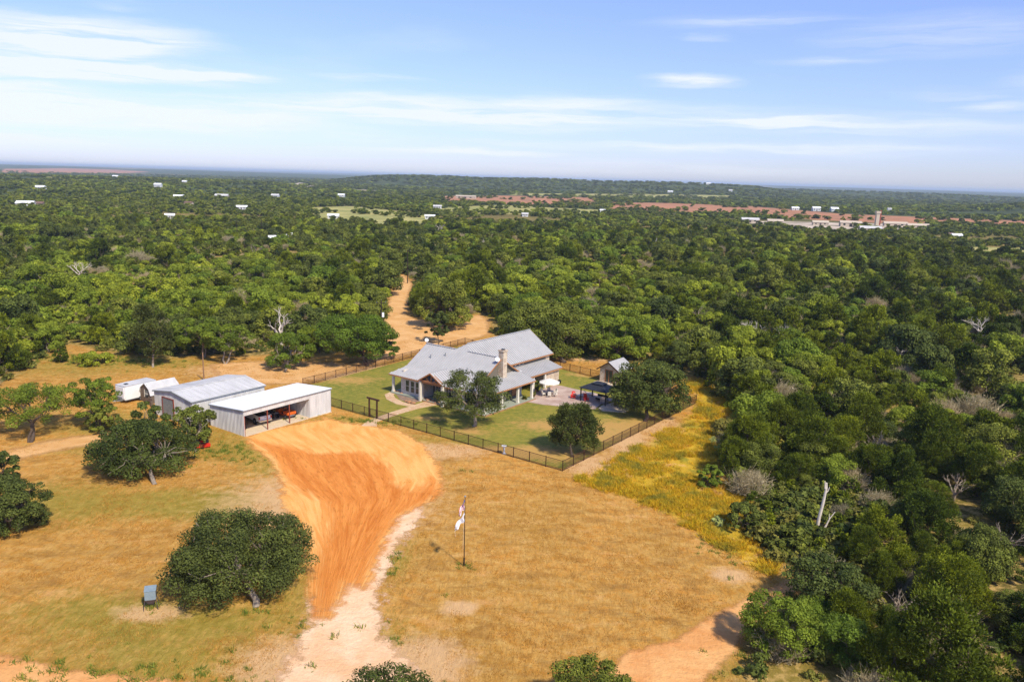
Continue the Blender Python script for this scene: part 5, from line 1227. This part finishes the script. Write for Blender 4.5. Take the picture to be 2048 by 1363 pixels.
dead('bleached dead tree with many crooked arms rising behind the small green mesquite', 562, 694, 612, 5, .38, .8)
dead('far bleached dead tree with two arms in the woods left of the lane', 668, 566, 520, 8, .4, .7, 3)
sg = thing('dead_tree', 'white dead snag with broken top and short side arm above the golden grass', 'dead tree', (*G(1632, 1066), 0)); q = MB()
tube_path(q, [(0, 0, -.2), (.12, 0, 1.6), (.38, 0, 3.4), (.55, .05, 4.9), (.52, .1, 5.5)], .19, .10, 9); tube_path(q, [(.5, 0, 4.4), (.75, 0, 4.7), (.85, 0, 5.1)], .07, .03, 6); tube_path(q, [(.42, 0, 4.9), (.35, .1, 5.7)], .09, .02, 5)
tube_path(q, [(.5, 0, -.1), (1.0, .1, .9), (1.25, .1, 1.6), (1.75, .1, 2.4)], .12, .04, 7); tube_path(q, [(1.2, .1, 1.5), (1.15, 0, 2.2)], .07, .03, 5); q.build('trunk', MT['deadwood'], sg)
dead('grey dead tree with brushy bare crown in the woods on the right', 1742, 925, 862, 9, .16, 1.0, 4, 0, 'twig', 5)
dead('grey dead tree with wide bare crown in the middle of the right hand woods', 1508, 700, 640, 10, .2, 1.0, 4, 0, 'deadwood', 5)
dead('bleached forked dead trunk far off in the middle woods', 1311, 492, 474, 12, .4, .6, 2)
dead('pale dead tree standing left of the lane in the far woods', 968, 500, 476, 13, .4, .7, 3)
dead('grey bare tree with pale broad crown in the far left woods', 512, 520, 486, 14, .35, 1.3, 4, 0, 'twig', 5)

for k, (x_, y_, yt, sp_, lb) in enumerate([(1962, 690, 630, 1.2, 'bare grey tree high on the right edge slope'), (1850, 905, 845, 1.2, 'pale bare tree in the right woods under the bright mesquite'), (1795, 735, 680, 1.3, 'wide bare grey tree in the upper right woods'),
                                        (2010, 1120, 1050, 1.1, 'bare grey tree at the right edge in the lower woods'), (1565, 690, 640, 1.0, 'thin bare tree right of the wide bare crown in the right hand woods'), (1395, 655, 610, 1.1, 'thin bare tree in the woods beyond the stone outbuilding'),
                                        (160, 560, 520, 1.3, 'pale bare crown among bright mesquites in the far left woods'), (1790, 1250, 1175, 1.1, 'bare grey branches rising in the lower right woods'), (880, 470, 446, 1.2, 'small bare white tree in the far middle woods'), (1905, 1000, 940, 1.0, 'bare grey tree just in from the right edge, level with the snag')]):
    dead(lb, x_, y_, yt, 40 + k, .16, sp_, 4, 0, 'twig' if k % 2 else 'deadwood', 5)
# prototypes for the woods: (crown mesh, trunk mesh) of several shapes and levels of detail
def proto(kind, seed, R, H, zb, nl, nleaf, leaf, bark, detail, tr=.13, brush_frac=0):
    st = dict(oak=dict(lr=(.22, .38), flat=.8), cedar=dict(lr=(.18, .34), flat=.95, spiky=.14, shape='cedar'), mesquite=dict(lr=(.20, .36), flat=.7, shape='mesquite'), shrub=dict(lr=(.3, .5), flat=.7))[kind]
    V, Q, T, C = crown_np(seed, R, H, zb, nl, nleaf, leaf, **st)
    cm = np_mesh(kind + '_crown', V, Q, LM[kind], {'tint': ('FACE', T)})
    tm = trunk_mb(seed, C[: (18 if detail else 5)], H, zb, tr, nlimb=4, detail=detail, multi=2 if kind == 'mesquite' else 1).mesh(kind + '_trunk', MT[bark])
    return cm, tm


NEAR = {'oak': [proto('oak', 100 + i, 3.2, 4.6 + .5 * i, .5, 34, 8500, .15, 'barkpale', True) for i in range(3)],
        'cedar': [proto('cedar', 110 + i, 2.4 + .2 * i, 4.6 + .5 * i, .2, 34, 8500, .15, 'bark', True) for i in range(4)],
        'mesquite': [proto('mesquite', 120 + i, 3.0, 4.0 + .4 * i, .8, 30, 6500, .14, 'barkpale', True) for i in range(3)]}
CLOSE = {'oak': [proto('oak', 140 + i, 3.2, 4.6 + .5 * i, .5, 48, 20000, .095, 'barkpale', True) for i in range(3)], 'cedar': [proto('cedar', 150 + i, 2.5 + .2 * i, 4.7 + .5 * i, .2, 46, 20000, .095, 'bark', True) for i in range(3)],
         'mesquite': [proto('mesquite', 160 + i, 3.0, 4.0 + .4 * i, .8, 40, 14000, .095, 'barkpale', True) for i in range(2)]}
BRUSHM = [np_mesh('brush', *brush_np(130 + i, 1.6, 2.1)[:2], LM['brush'], {'tint': ('FACE', brush_np(130 + i, 1.6, 2.1)[2])}) for i in range(3)]


def merged(kind, seed, R, H, zb, nl, nleaf, leaf):
    st = dict(oak=dict(lr=(.24, .42), flat=.8), cedar=dict(lr=(.24, .4), flat=.95, spiky=.1, shape='cedar'), mesquite=dict(lr=(.26, .45), flat=.6), shrub=dict(lr=(.3, .5), flat=.7))[kind]
    V, Q, T, C = crown_np(seed, R, H, zb, nl, nleaf, leaf, **st); return np_mesh(kind + '_low', V, Q, LM[kind], {'tint': ('FACE', T)})


LOW = [merged('oak', 200 + i, 3.3, 4.8, .2, 18, 2200, .27) for i in range(3)] + [merged('cedar', 210 + i, 2.5, 4.8, .1, 16, 2200, .26) for i in range(3)] + [merged('mesquite', 220 + i, 3.1, 4.2, .4, 16, 1900, .27) for i in range(3)] + BRUSHM[:2]
FARL = [merged('oak', 240 + i, 4.0, 4.6, 0, 9, 330, .8) for i in range(3)] + [merged('cedar', 250 + i, 3.4, 4.6, 0, 9, 330, .75) for i in range(3)] + [merged('mesquite', 260, 3.8, 4.2, 0, 9, 280, .8)]
SHR = [merged('shrub', 270 + i, 1.1, 1.2, 0, 8, 420, .15) for i in range(3)] + [merged('oak', 280, 1.2, 1.4, 0, 8, 420, .16), merged('cedar', 281, 1.0, 1.4, 0, 8, 420, .15)] + BRUSHM


def tuft(seed, n, h, w, spread, m):
    rs = np.random.RandomState(seed); b_ = np.concatenate([rs.normal(0, spread, (n, 2)), np.zeros((n, 1))], 1); d = np.concatenate([rs.normal(0, .5, (n, 2)), np.ones((n, 1))], 1) * (h * rs.uniform(.5, 1.2, (n, 1)))
    s = np.cross(d, rs.normal(0, 1, (n, 3))); s /= np.linalg.norm(s, axis=1)[:, None]; s *= w
    return np_mesh('tuft', np.stack([b_ - s, b_ + s, b_ + d + s * .3, b_ + d - s * .3], 1).reshape(-1, 3), np.arange(4 * n).reshape(-1, 4), m, {'tint': ('FACE', rs.rand(n))})


TD = [tuft(300 + i, 16, .13, .016, .24, LM['dgrass']) for i in range(3)]; TY = [tuft(310 + i, 22, .50, .028, .25, LM['ygrass']) for i in range(3)]; TG = [tuft(320 + i, 22, .30, .03, .22, LM['ggrass']) for i in range(3)]


def scatter(name, label, pts, rot, scl, idx, meshes):
    """one object of kind stuff: points that carry instances"""
    col = bpy.data.collections.new(name + '_kinds')
    for i, me in enumerate(meshes): col.objects.link(bpy.data.objects.new('%s_%02d' % (name, i), me))
    me = bpy.data.meshes.new(name); me.vertices.add(len(pts)); me.vertices.foreach_set('co', np.ascontiguousarray(pts, np.float32).ravel())
    a = me.attributes.new('rz', 'FLOAT_VECTOR', 'POINT'); a.data.foreach_set('vector', np.ascontiguousarray(rot, np.float32).ravel())
    a = me.attributes.new('sc', 'FLOAT_VECTOR', 'POINT'); a.data.foreach_set('vector', np.ascontiguousarray(scl, np.float32).ravel())
    a = me.attributes.new('ix', 'INT', 'POINT'); a.data.foreach_set('value', np.ascontiguousarray(idx, np.int32))
    o = link(bpy.data.objects.new(name, me)); g = bpy.data.node_groups.new(name, 'GeometryNodeTree')
    g.interface.new_socket('Geometry', in_out='INPUT', socket_type='NodeSocketGeometry'); g.interface.new_socket('Geometry', in_out='OUTPUT', socket_type='NodeSocketGeometry')
    gi, go = g.nodes.new('NodeGroupInput'), g.nodes.new('NodeGroupOutput'); ip = g.nodes.new('GeometryNodeInstanceOnPoints'); ci = g.nodes.new('GeometryNodeCollectionInfo')
    ci.inputs['Collection'].default_value = col; ci.inputs['Separate Children'].default_value = True; ci.inputs['Reset Children'].default_value = True
    ip.inputs['Pick Instance'].default_value = True

    def na(t_, nm):
        n = g.nodes.new('GeometryNodeInputNamedAttribute'); n.data_type = t_; n.inputs['Name'].default_value = nm; return n.outputs[0]
    g.links.new(gi.outputs[0], ip.inputs['Points']); g.links.new(ci.outputs[0], ip.inputs['Instance']); g.links.new(na('INT', 'ix'), ip.inputs['Instance Index'])
    e2r = g.nodes.new('FunctionNodeEulerToRotation'); g.links.new(na('FLOAT_VECTOR', 'rz'), e2r.inputs[0]); g.links.new(e2r.outputs[0], ip.inputs['Rotation']); g.links.new(na('FLOAT_VECTOR', 'sc'), ip.inputs['Scale'])
    g.links.new(ip.outputs[0], go.inputs[0]); md = o.modifiers.new('scatter', 'NODES'); md.node_group = g
    tag(o, label, kind='stuff'); return o


# far buildings: where they stand (the trees keep clear of them)
FH = [(590, 480, 17, 9, 4.6, .15, 'tank', 'whiteroof', 'white roofed farm building showing above the woods left of the lane'), (546, 486, 8, 7, 5.5, .5, 'tank', 'whiteroof', 'small white gabled house left of the white roofed farm building'),
      (52, 412, 30, 14, 5, .1, 'tank', 'whiteroof', 'long white roofed farmstead at the far left edge'), (80, 412, 14, 10, 4, .1, 'tanwall', 'roofred', 'tan shed just right of the far left farmstead'), (82, 386, 26, 14, 6, -.1, 'tank', 'whiteroof', 'white house high on the far left plain'),
      (232, 367, 24, 14, 8, 0, 'tank', 'whiteroof', 'small white block below the far left ridge'), (317, 383, 22, 14, 10, 0, 'tank', 'whiteroof', 'tall white box like house in the far left plain'), (358, 398, 24, 12, 5, .3, 'tank', 'whiteroof', 'long low white house right of the box like one'),
      (370, 376, 16, 12, 6, 0, 'tank', 'whiteroof', 'tiny white house below the middle of the left ridge'), (378, 412, 16, 10, 6, -.2, 'tanwall', 'roofred', 'cream house with brown roof in the left plain'), (444, 397, 34, 14, 6, 0, 'tanwall', 'galv', 'wide tan and grey house in the centre left plain'),
      (484, 419, 20, 9, 5, .1, 'tank', 'whiteroof', 'low white shed pair in the centre left plain'), (551, 398, 20, 12, 9, 0, 'tank', 'galv', 'white house with tall gable in the centre left plain'), (340, 437, 13, 8, 4, .3, 'tank', 'whiteroof', 'half hidden white roof among the left woods'),
      (667, 437, 18, 9, 4.5, 0, 'tank', 'whiteroof', 'white barn at the left end of the tan field'), (860, 438, 17, 7, 5, 0, 'tank', 'whiteroof', 'white shed alone on the tan field'), (683, 394, 20, 12, 6, 0, 'tank', 'whiteroof', 'small white house above the tan field'),
      (875, 418, 18, 9, 6, 0, 'tank', 'galv', 'white farmhouse with outbuildings beyond the tan field'), (1205, 425, 12, 8, 5, 0, 'tank', 'whiteroof', 'small white house before the red soil strip'), (1050, 433, 12, 8, 4, 0, 'tank', 'galv', 'white shed in the middle woods edge'),
      (1590, 420, 22, 12, 6, 0, 'tank', 'whiteroof', 'low white barn behind the red strip on the right'), (1632, 422, 24, 16, 8, 0, 'tank', 'whiteroof', 'round topped white hall behind the red strip'), (1668, 423, 22, 16, 8, 0, 'tank', 'whiteroof', 'second white hall right of the round topped hall'),
      (1778, 423, 12, 8, 8, 0, 'tank', 'galv', 'small white house right of the white halls'), (1912, 477, 16, 9, 4.5, .1, 'tank', 'whiteroof', 'long white shed near the right edge below the plant'), (1900, 474, 6, 6, 4, .1, 'tanwall', 'roofred', 'little tan hut by the long white shed on the right'),
      (1340, 390, 30, 12, 8, 0, 'tank', 'whiteroof', 'white barn at the foot of the long wooded hill'), (1415, 388, 30, 14, 8, 0, 'tank', 'whiteroof', 'white shed at the foot of the hill right end'), (1460, 392, 22, 12, 8, 0, 'tank', 'galv', 'small white building past the hill foot')]
HALLS = [(932, 397), (1500, 444), (1550, 447), (1640, 450), (1700, 453), (1790, 452), (1835, 456), (1740, 462)]


def clear_of_houses(X, Y):
    k = np.ones(X.shape, bool)
    for x, y in [f[:2] for f in FH] + HALLS[:1] + HALLS[3:7:2]:
        g = G(x, y); d = math.hypot(*g); ux, uy = g[0] / d, g[1] / d; a = (X - g[0]) * ux + (Y - g[1]) * uy; b_ = -(X - g[0]) * uy + (Y - g[1]) * ux
        k &= ~((np.abs(b_) < 3 + d * .004) & (a < 5) & (a > -5 - d * .012))
    return k


# woods: a jittered grid in rings, thinned by clearings
rs = np.random.RandomState(77)


def rings(r0_, r1_, s0, grow=0.0, half=38):
    out = []; r = r0_
    while r < r1_:
        s = s0 * (1 + grow * (r - r0_)); n = int(2 * rad(half) * r / s); t = np.linspace(-rad(half), rad(half), n, endpoint=False) + rs.uniform(0, .9, n) * s / r
        rr_ = r + rs.uniform(-.5, .5, n) * s; out.append(np.stack([rr_ * np.sin(t), rr_ * np.cos(t), np.full(n, s)], 1)); r += s * .92
    return np.concatenate(out)


def vnoise(X, Y, sc_, seed):
    r_ = np.random.RandomState(seed); g = r_.rand(64, 64); x, y = X / sc_, Y / sc_; xi, yi = np.floor(x).astype(int), np.floor(y).astype(int); fx, fy = x - xi, y - yi; fx, fy = fx * fx * (3 - 2 * fx), fy * fy * (3 - 2 * fy)
    f = lambda a, b_: g[a % 64, b_ % 64]; return (f(xi, yi) * (1 - fx) + f(xi + 1, yi) * fx) * (1 - fy) + (f(xi, yi + 1) * (1 - fx) + f(xi + 1, yi + 1) * fx) * fy


def ok_place(X, Y, marg):
    k = sdist(W['clear'], X, Y) < -marg; k &= sdist(W['road'], X, Y) < -1.0 - marg * .5
    for nm in ('fieldA', 'fieldB', 'fieldC', 'fieldD', 'red1', 'red2', 'pale1', 'pale2', 'ind', 'quarry'): k &= (sdist(W[nm], X, Y) < 1) | ((vnoise(X, Y, 45, 41) > .60) & (rs.rand(len(X)) < .55))
    return k


T1 = rings(58, 560, 3.75, .0011, 50); T1 = T1[ok_place(T1[:, 0], T1[:, 1], 1.3) & clear_of_houses(T1[:, 0], T1[:, 1])]
X, Y = T1[:, 0], T1[:, 1]; px, py = proj(X, Y, 0 * X)
# glades and thin spots
gl = vnoise(X, Y, 16, 1) * .6 + vnoise(X, Y, 6, 2) * .4; keep = gl > .34
mz = np.zeros(len(X))                                               # how much mesquite
for (bx, by, rx, ry, a) in [(700, 480, 900, 60, .3), (1500, 640, 600, 160, .22), (250, 600, 330, 80, .8), (560, 600, 160, 90, .4), (1150, 600, 170, 70, .85), (1330, 690, 180, 50, .6), (1000, 530, 160, 30, .3), (1500, 610, 200, 60, .35), (1560, 760, 160, 40, .3), (80, 660, 200, 80, .5), (1900, 890, 160, 60, .3), (1600, 1290, 160, 60, .35), (430, 450, 300, 20, .2)]:
    mz = np.maximum(mz, a * np.exp(-((px - bx) / rx) ** 2 - ((py - by) / ry) ** 2))
mz = np.clip((mz + .04) * (.5 + 1.3 * vnoise(X, Y, 14, 3)), .05, .9); brp = np.clip(.11 + .26 * np.exp(-((px - 1750) / 380) ** 2 - ((py - 850) / 260) ** 2) + .12 * np.exp(-((px - 400) / 300) ** 2 - ((py - 560) / 80) ** 2), 0, .4) * (vnoise(X, Y, 7, 5) > .30)
brp = brp * np.where((px > 1440) & (px < 1800) & (py > 900) & (py < 1140), .05, 1); u = rs.rand(len(X)); oak_p = .30 + .2 * (px < 900)
kind = np.where(u < mz, 2, np.where(u < mz + brp, 3, np.where(rs.rand(len(X)) < oak_p, 0, 1)))
size = np.clip(rs.lognormal(-.20, .30, len(X)), .42, 1.6) * (.92 + .25 * vnoise(X, Y, 20, 9))
size = np.where(kind == 3, size * 1.25, size); size = np.where(np.hypot(X, Y) < 135, size * .93, size)
heroes = np.array([(o.location.x, o.location.y) for o in sc.objects if o.parent is None and o.get('category') in ('oak tree', 'mesquite tree', 'cedar tree', 'dead tree')])
sgx, sgy = G(1632, 1066); sd_ = math.hypot(sgx, sgy); sa_ = ((X - sgx) * sgx + (Y - sgy) * sgy) / sd_; sb_ = np.abs((X - sgx) * sgy - (Y - sgy) * sgx) / sd_; keep &= ~((sb_ < 3.6) & (sa_ < 2.0) & (sa_ > -9))
dh = np.sqrt(((X[:, None] - heroes[:, 0]) ** 2 + (Y[:, None] - heroes[:, 1]) ** 2).min(1)); keep &= dh > 3.6
R_ = np.hypot(X, Y); inb = (px > 1490) & (px < 1760) & (py > 985) & (py < 1130); kind = np.where(inb, np.where(rs.rand(len(X)) < .03, 3, np.where(rs.rand(len(X)) < .5, 0, 1)), kind); keep &= ~((kind == 3) & (R_ > 480))
X, Y, kind, size, px, py, R_ = (a[keep] for a in (X, Y, kind, size, px, py, R_))
size = np.where((px > 1480) & (px < 1720) & (py > 980) & (py < 1110), size * np.where(kind == 3, .85, .6), size)
inview = (px > -40) & (px < 2088) & (py < 1363 + 140)
score = np.where(inview, size / R_, -1); N = len(X); indiv = np.zeros(N, bool)
for kd, cap in ((0, 170), (1, 220), (2, 150), (3, 110)):
    ids = np.nonzero((kind == kd) & inview)[0]; ids = ids[np.argsort(-score[ids])][:cap]; indiv[ids] = True
NM = {0: ('live_oak', 'oak tree', 'oak', 'oak'), 1: ('cedar_tree', 'cedar tree', 'cedar', 'cedar'), 2: ('mesquite_tree', 'mesquite tree', 'mesquite', 'mesquite'), 3: ('bare_thicket', 'bare shrub', 'thicket', 'brush')}
# every tree gets a label of its own: where it stands, which row back, which from the left
def zone(x, y):
    if y > 1090: return 'in the lower right woods'
    if y > 930: return 'in right woods below the snag' if x > 1500 else 'by the golden grass'
    if x > 1480: return 'in right woods above the snag' if y > 790 else 'on the upper right slope'
    if x > 1130: return 'behind the stone outbuilding' if y > 640 else 'in the far right middle woods'
    if x > 830: return 'behind the house' if y > 610 else 'in the middle woods past the lane'
    if x > 520: return 'behind the carport left of the lane'
    if x > 230: return 'behind the workshop'
    return 'in the woods left of the trailer'


ADJ = {0: ['dark rounded', 'grey green', 'broad dark', 'low round'], 1: ['dark pointed', 'deep green', 'small dark', 'shaggy'], 2: ['bright green', 'feathery', 'pale green', 'airy'], 3: ['grey leafless', 'dry tan', 'pale twiggy', 'bare grey']}
ORD = 'first second third fourth fifth sixth seventh eighth ninth tenth eleventh twelfth thirteenth fourteenth fifteenth sixteenth'.split()
names = {0: 'oak', 1: 'cedar', 2: 'mesquite', 3: 'thicket'}
cells = {}
for i in np.nonzero(indiv)[0]:
    cells.setdefault((zone(px[i], py[i]), int(kind[i])), []).append(i)
lab = {}
for (z_, kd), ids in cells.items():
    ids.sort(key=lambda i: -py[i]); per = 10
    for rw in range(0, len(ids), per):
        row = sorted(ids[rw:rw + per], key=lambda i: px[i]); rn = rw // per
        for k, i in enumerate(row):
            rowt = ('nearest row' if rn == 0 else ORD[rn] + ' row back') if len(ids) > per else 'only row'
            szw = 'big ' if size[i] > 1.3 else ('small ' if size[i] < .8 else '')
            lab[i] = '%s%s %s, %s from left, %s' % (szw, names[kd], z_, ORD[k], rowt)
rzs = rs.uniform(0, 2 * math.pi, N)
for i in np.nonzero(indiv)[0]:
    nm, cat, kk, lm = NM[int(kind[i])]; s = float(size[i]); v = int(rs.randint(0, 12)); g = (nm.replace('_', ' ') + 's of the surrounding woods')
    if kind[i] == 3:
        o = bpy.data.objects.new(nm, BRUSHM[v % 3]); COL.objects.link(o); tag(o, lab[i], cat, g)
    else:
        src = CLOSE if R_[i] < 118 else NEAR; cm, tm = src[lm][v % len(src[lm])]; o = thing(nm, lab[i], cat, (0, 0, 0), 0, g)
        link(bpy.data.objects.new('crown', cm), o); link(bpy.data.objects.new('trunk', tm), o)
    o.location = (X[i], Y[i], 0); o.rotation_euler = (0, 0, rzs[i]); o.scale = (s, s, s * float(rs.uniform(.85, 1.15)))
rest = ~indiv; n = rest.sum(); kd = kind[rest]
ix = np.where(kd == 0, rs.randint(0, 3, n), np.where(kd == 1, rs.randint(3, 6, n), np.where(kd == 2, rs.randint(6, 9, n), rs.randint(9, 11, n))))
sz = size[rest]
pt1 = np.stack([X[rest], Y[rest], hz(X[rest], Y[rest])], 1)
scatter('woodland_trees', 'dense scrub woodland of oak, cedar and mesquite reaching into the distance', pt1, np.stack([0 * sz, 0 * sz, rzs[rest]], 1), np.stack([sz, sz, sz * rs.uniform(.85, 1.15, n)], 1), ix, LOW)
T2 = rings(560, 1500, 8.2, .0010, 46); T3 = rings(1500, 4300, 17, .0006, 46); T2 = np.concatenate([T2, T3]); T2 = T2[ok_place(T2[:, 0], T2[:, 1], 1) & clear_of_houses(T2[:, 0], T2[:, 1])]
X2, Y2, S2 = T2.T; k2 = vnoise(X2 * .45, Y2 * 1.0, 55, 21) * .7 + .3 * vnoise(X2, Y2, 22, 23) > .33 + .06 * (np.hypot(X2, Y2) > 900); X2, Y2, S2 = X2[k2], Y2[k2], S2[k2]; n = len(X2)
hs = np.clip(S2 / 9, .75, 2.4) * rs.uniform(.75, 1.25, n); vs_ = np.minimum(hs, 1.2) * rs.uniform(.5, .85, n)
mx = vnoise(X2, Y2, 90, 22); ix = np.where(rs.rand(n) < np.clip((mx - .5) * 1.4, 0, .5), 6, rs.randint(0, 6, n))
scatter('distant_woods', 'far scrub forest over the plain and low hills', np.stack([X2, Y2, hz(X2, Y2) - .2], 1), np.stack([0 * hs, 0 * hs, rs.uniform(0, 6.28, n)], 1), np.stack([hs, hs, vs_], 1), ix, FARL)
# undergrowth
TU = rings(56, 330, 2.4, .002, 50); TU = TU[ok_place(TU[:, 0], TU[:, 1], .2)]; TU = TU[rs.rand(len(TU)) < .6]; SX = rs.uniform((1480, 975), (1750, 1130), (190, 2)); SX = np.array([(*G(a, b), 1.) for a, b in SX]); SX = SX[ok_place(SX[:, 0], SX[:, 1], .2)]; TU = np.concatenate([TU, SX]); n = len(TU); s = rs.uniform(.5, 1.5, n)
scatter('undergrowth', 'low brush and bushes on the woodland floor', np.stack([TU[:, 0], TU[:, 1], 0 * s], 1), np.stack([0 * s, 0 * s, rs.uniform(0, 6.28, n)], 1), np.stack([s, s, s * rs.uniform(.7, 1.1, n)], 1), np.where(np.arange(n) >= n - len(SX), rs.randint(0, 5, n), rs.choice(len(SHR), n, p=[.26, .24, .18, .13, .10, .03, .03, .03])), SHR)


# grasses
def grass(name, label, n, region, meshes, dens_f, smin=.6, smax=1.3):
    lo, hi = region.min(0), region.max(0); p = rs.uniform(lo, hi, (n, 2)); X, Y = p.T; k = dens_f(X, Y) > rs.rand(n); X, Y = X[k], Y[k]; n = len(X); s = rs.uniform(smin, smax, n)
    scatter(name, label, np.stack([X, Y, 0 * s], 1), np.stack([0 * s, 0 * s, rs.uniform(0, 6.28, n)], 1), np.stack([s, s, s], 1), rs.randint(0, len(meshes), n), meshes)


NEARP = P([(-60, 1480), (-60, 700), (1560, 700), (1560, 1480)])
hard = [W[k] for k in ('dirt', 'sand', 'road', 'road2')]


def dry_d(X, Y):
    k = (sdist(W['clear'], X, Y) > -2) & (sdist(W['lawn'], X, Y) < 0); f = np.where(k, np.clip(2.2 * (.6 * vnoise(X * .6 + Y * .5, Y * 1.3 - X * .7, 5, 31) + .4 * vnoise(X, Y, 1.3, 32)) - .75, .03, 1), 0.)
    for h_ in hard: f *= np.where(sdist(h_, X, Y) > .3, 0.012, np.where(sdist(h_, X, Y) > -1.2, .35, 1.))
    return f * np.clip(1.4 - np.hypot(X, Y) / 150, .15, 1)


grass('dry_grass', 'short dry straw coloured grass over the pasture', 90000, NEARP, TD, dry_d)
grass('golden_grass', 'tall golden yellow grass on the right of the yard fence', 60000, W['yellow'], TY, lambda X, Y: np.clip(sdist(W['yellow'], X, Y) + .6, 0, 1) * np.clip(2.2 * vnoise(X, Y, 3.2, 33) - .65, .04, 1) * (vnoise(X, Y, 1.4, 35) > .3), .4, 1.1)
GP = [(928, 1133, .9, .7), (785, 1130, .8, 3), (770, 1290, 1, 2), (640, 1250, 2, 2), (470, 905, 5, 3), (300, 1212, 1.2, .6), (510, 1220, .9, .5), (1440, 1090, 2, 3), (1455, 900, 2, 4), (930, 940, .8, .6), (180, 720, 12, 3), (700, 842, 8, 1.0), (250, 1350, 12, 1.5), (1420, 1320, 3, 1.5), (880, 1190, .5, .4), (1150, 705, 10, 5)]
grass('green_weeds', 'patches of fresh green weeds in the dry grass', 60000, NEARP, TG, lambda X, Y: np.clip(sum(blob(X, Y, *q) for q in GP), 0, 1) * .8 * (sdist(W['dirt'], X, Y) < -.5) * np.where(sdist(W['sand'], X, Y) < -.3, 1, .15) * np.where(sdist(W['road'], X, Y) < -.3, 1, .05), .5, 1.2)

# prickly pears at the edge of the golden grass
for k, (x_, y_, lb) in enumerate([(1428, 884, 'pale prickly pear cluster at the top edge of the golden grass'), (1440, 900, 'prickly pear cluster just below the topmost one at the golden grass edge'), (1452, 922, 'small prickly pear left of the dark bushes at the golden grass edge'), (1436, 1046, 'low prickly pear in the narrow lower end of the golden grass')]):
    o = thing('prickly_pear', lb, 'cactus', (*G(x_, y_), 0), 0); r_ = random.Random(k); q = MB()
    for j in range(26):
        c = Vector((max(-.7, min(.7, r_.gauss(0, .45))), max(-.7, min(.7, r_.gauss(0, .45))), r_.uniform(.25, .6))); d = Vector((r_.uniform(-1, 1), r_.uniform(-1, 1), r_.uniform(-.2, .3))).normalized()
        q.tube(c - d * .025, c + d * .025, .17, n=8)
    q.tube((0, 0, 0), (0, 0, .45), .75, .6, 9); q.build('pads', MT['cactus'], o)


# ------------------------------------------------------------------ far buildings
def far_house(px_, py_, w, d, h, rz, wall, roof, label, cat='house', name='farmhouse', roofh=None):
    w, d, h = w * .45, d * .45, max(2.4, h * .5)
    g = G(px_, py_); z = float(hz(*g)); o = thing(name, label, cat, (*g, z), rz); rh = roofh or w * .0 + d * .28
    MB().b2((-w / 2, -d / 2, -.5), (w / 2, d / 2, h)).xprism([(-d / 2, h), (d / 2, h), (0, h + rh)], 0, -w / 2, w / 2).build('wall', MT[wall], o)
    e = .5; q = MB()
    for s in (-1, 1): q.slab([(-w / 2 - e, s * (d / 2 + e), h - .1), (w / 2 + e, s * (d / 2 + e), h - .1), (w / 2 + e, 0, h + rh + .2), (-w / 2 - e, 0, h + rh + .2)], .25)
    q.build('roof', MT[roof], o)
    MB().b2((-w * .08, -d / 2 - .06, 0), (w * .04, -d / 2, h * .75)).build('door', MT['feederdark'], o)
    for c in (-.32, .26): MB().b2((w * c - w * .05, -d / 2 - .05, h * .35), (w * c + w * .05, -d / 2, h * .8)).build('window', MT['glass'], o)


for f in FH: far_house(*f)
# long white greenhouse like halls and the plant
for (x, y, w, d, h, lb) in [(932, 397, 70, 20, 7, 'long white hall on the far plain in the centre'), (1500, 444, 34, 14, 5, 'long pale hall at the left end of the plant'), (1550, 447, 30, 12, 5, 'second pale hall of the plant from its left end'), (1640, 450, 30, 12, 5, 'wide white hall left of the plant tower'),
                           (1700, 453, 40, 14, 7, 'wide white hall just below the plant tower'), (1790, 452, 46, 12, 5, 'very long low white hall right of the plant tower'), (1835, 456, 40, 12, 5, 'white hall at the right end of the plant'), (1740, 462, 36, 12, 5, 'white hall in front of the plant tower')]:
    far_house(x, y, w, d, h, rad(-8), 'tanwall', ('galv', 'whiteroof', 'tanwall')[x % 3], lb, 'industrial hall', 'industrial_hall', 1.5)
g = G(1753, 450); o = thing('plant_tower', 'slim tan and rust tower of the plant on the right', 'tower', (*g, 0)); MB().b2((-1.5, -1.5, 0), (1.5, 1.5, 11)).b2((-2.1, -2.1, 11), (2.1, 2.1, 13)).build('shaft', MT['tanwall'], o); MB().b2((1.7, -.8, 0), (3.2, .8, 14)).build('elevator', MT['redpost'], o)

# ------------------------------------------------------------------ haze
hm = bpy.data.materials.new('air'); hm.use_nodes = True; t = hm.node_tree; t.nodes.clear(); ho = t.nodes.new('ShaderNodeOutputMaterial'); pv = t.nodes.new('ShaderNodeVolumePrincipled')
pv.inputs['Color'].default_value = (.70, .83, .96, 1); pv.inputs['Density'].default_value = 0.00009; pv.inputs['Anisotropy'].default_value = 0.0; t.links.new(pv.outputs[0], ho.inputs['Volume'])
hb = MB().b2((-62000, -62000, -25), (62000, 62000, 60)).build('haze', hm); tag(hb, 'thin blue haze over the far plain', kind='stuff')
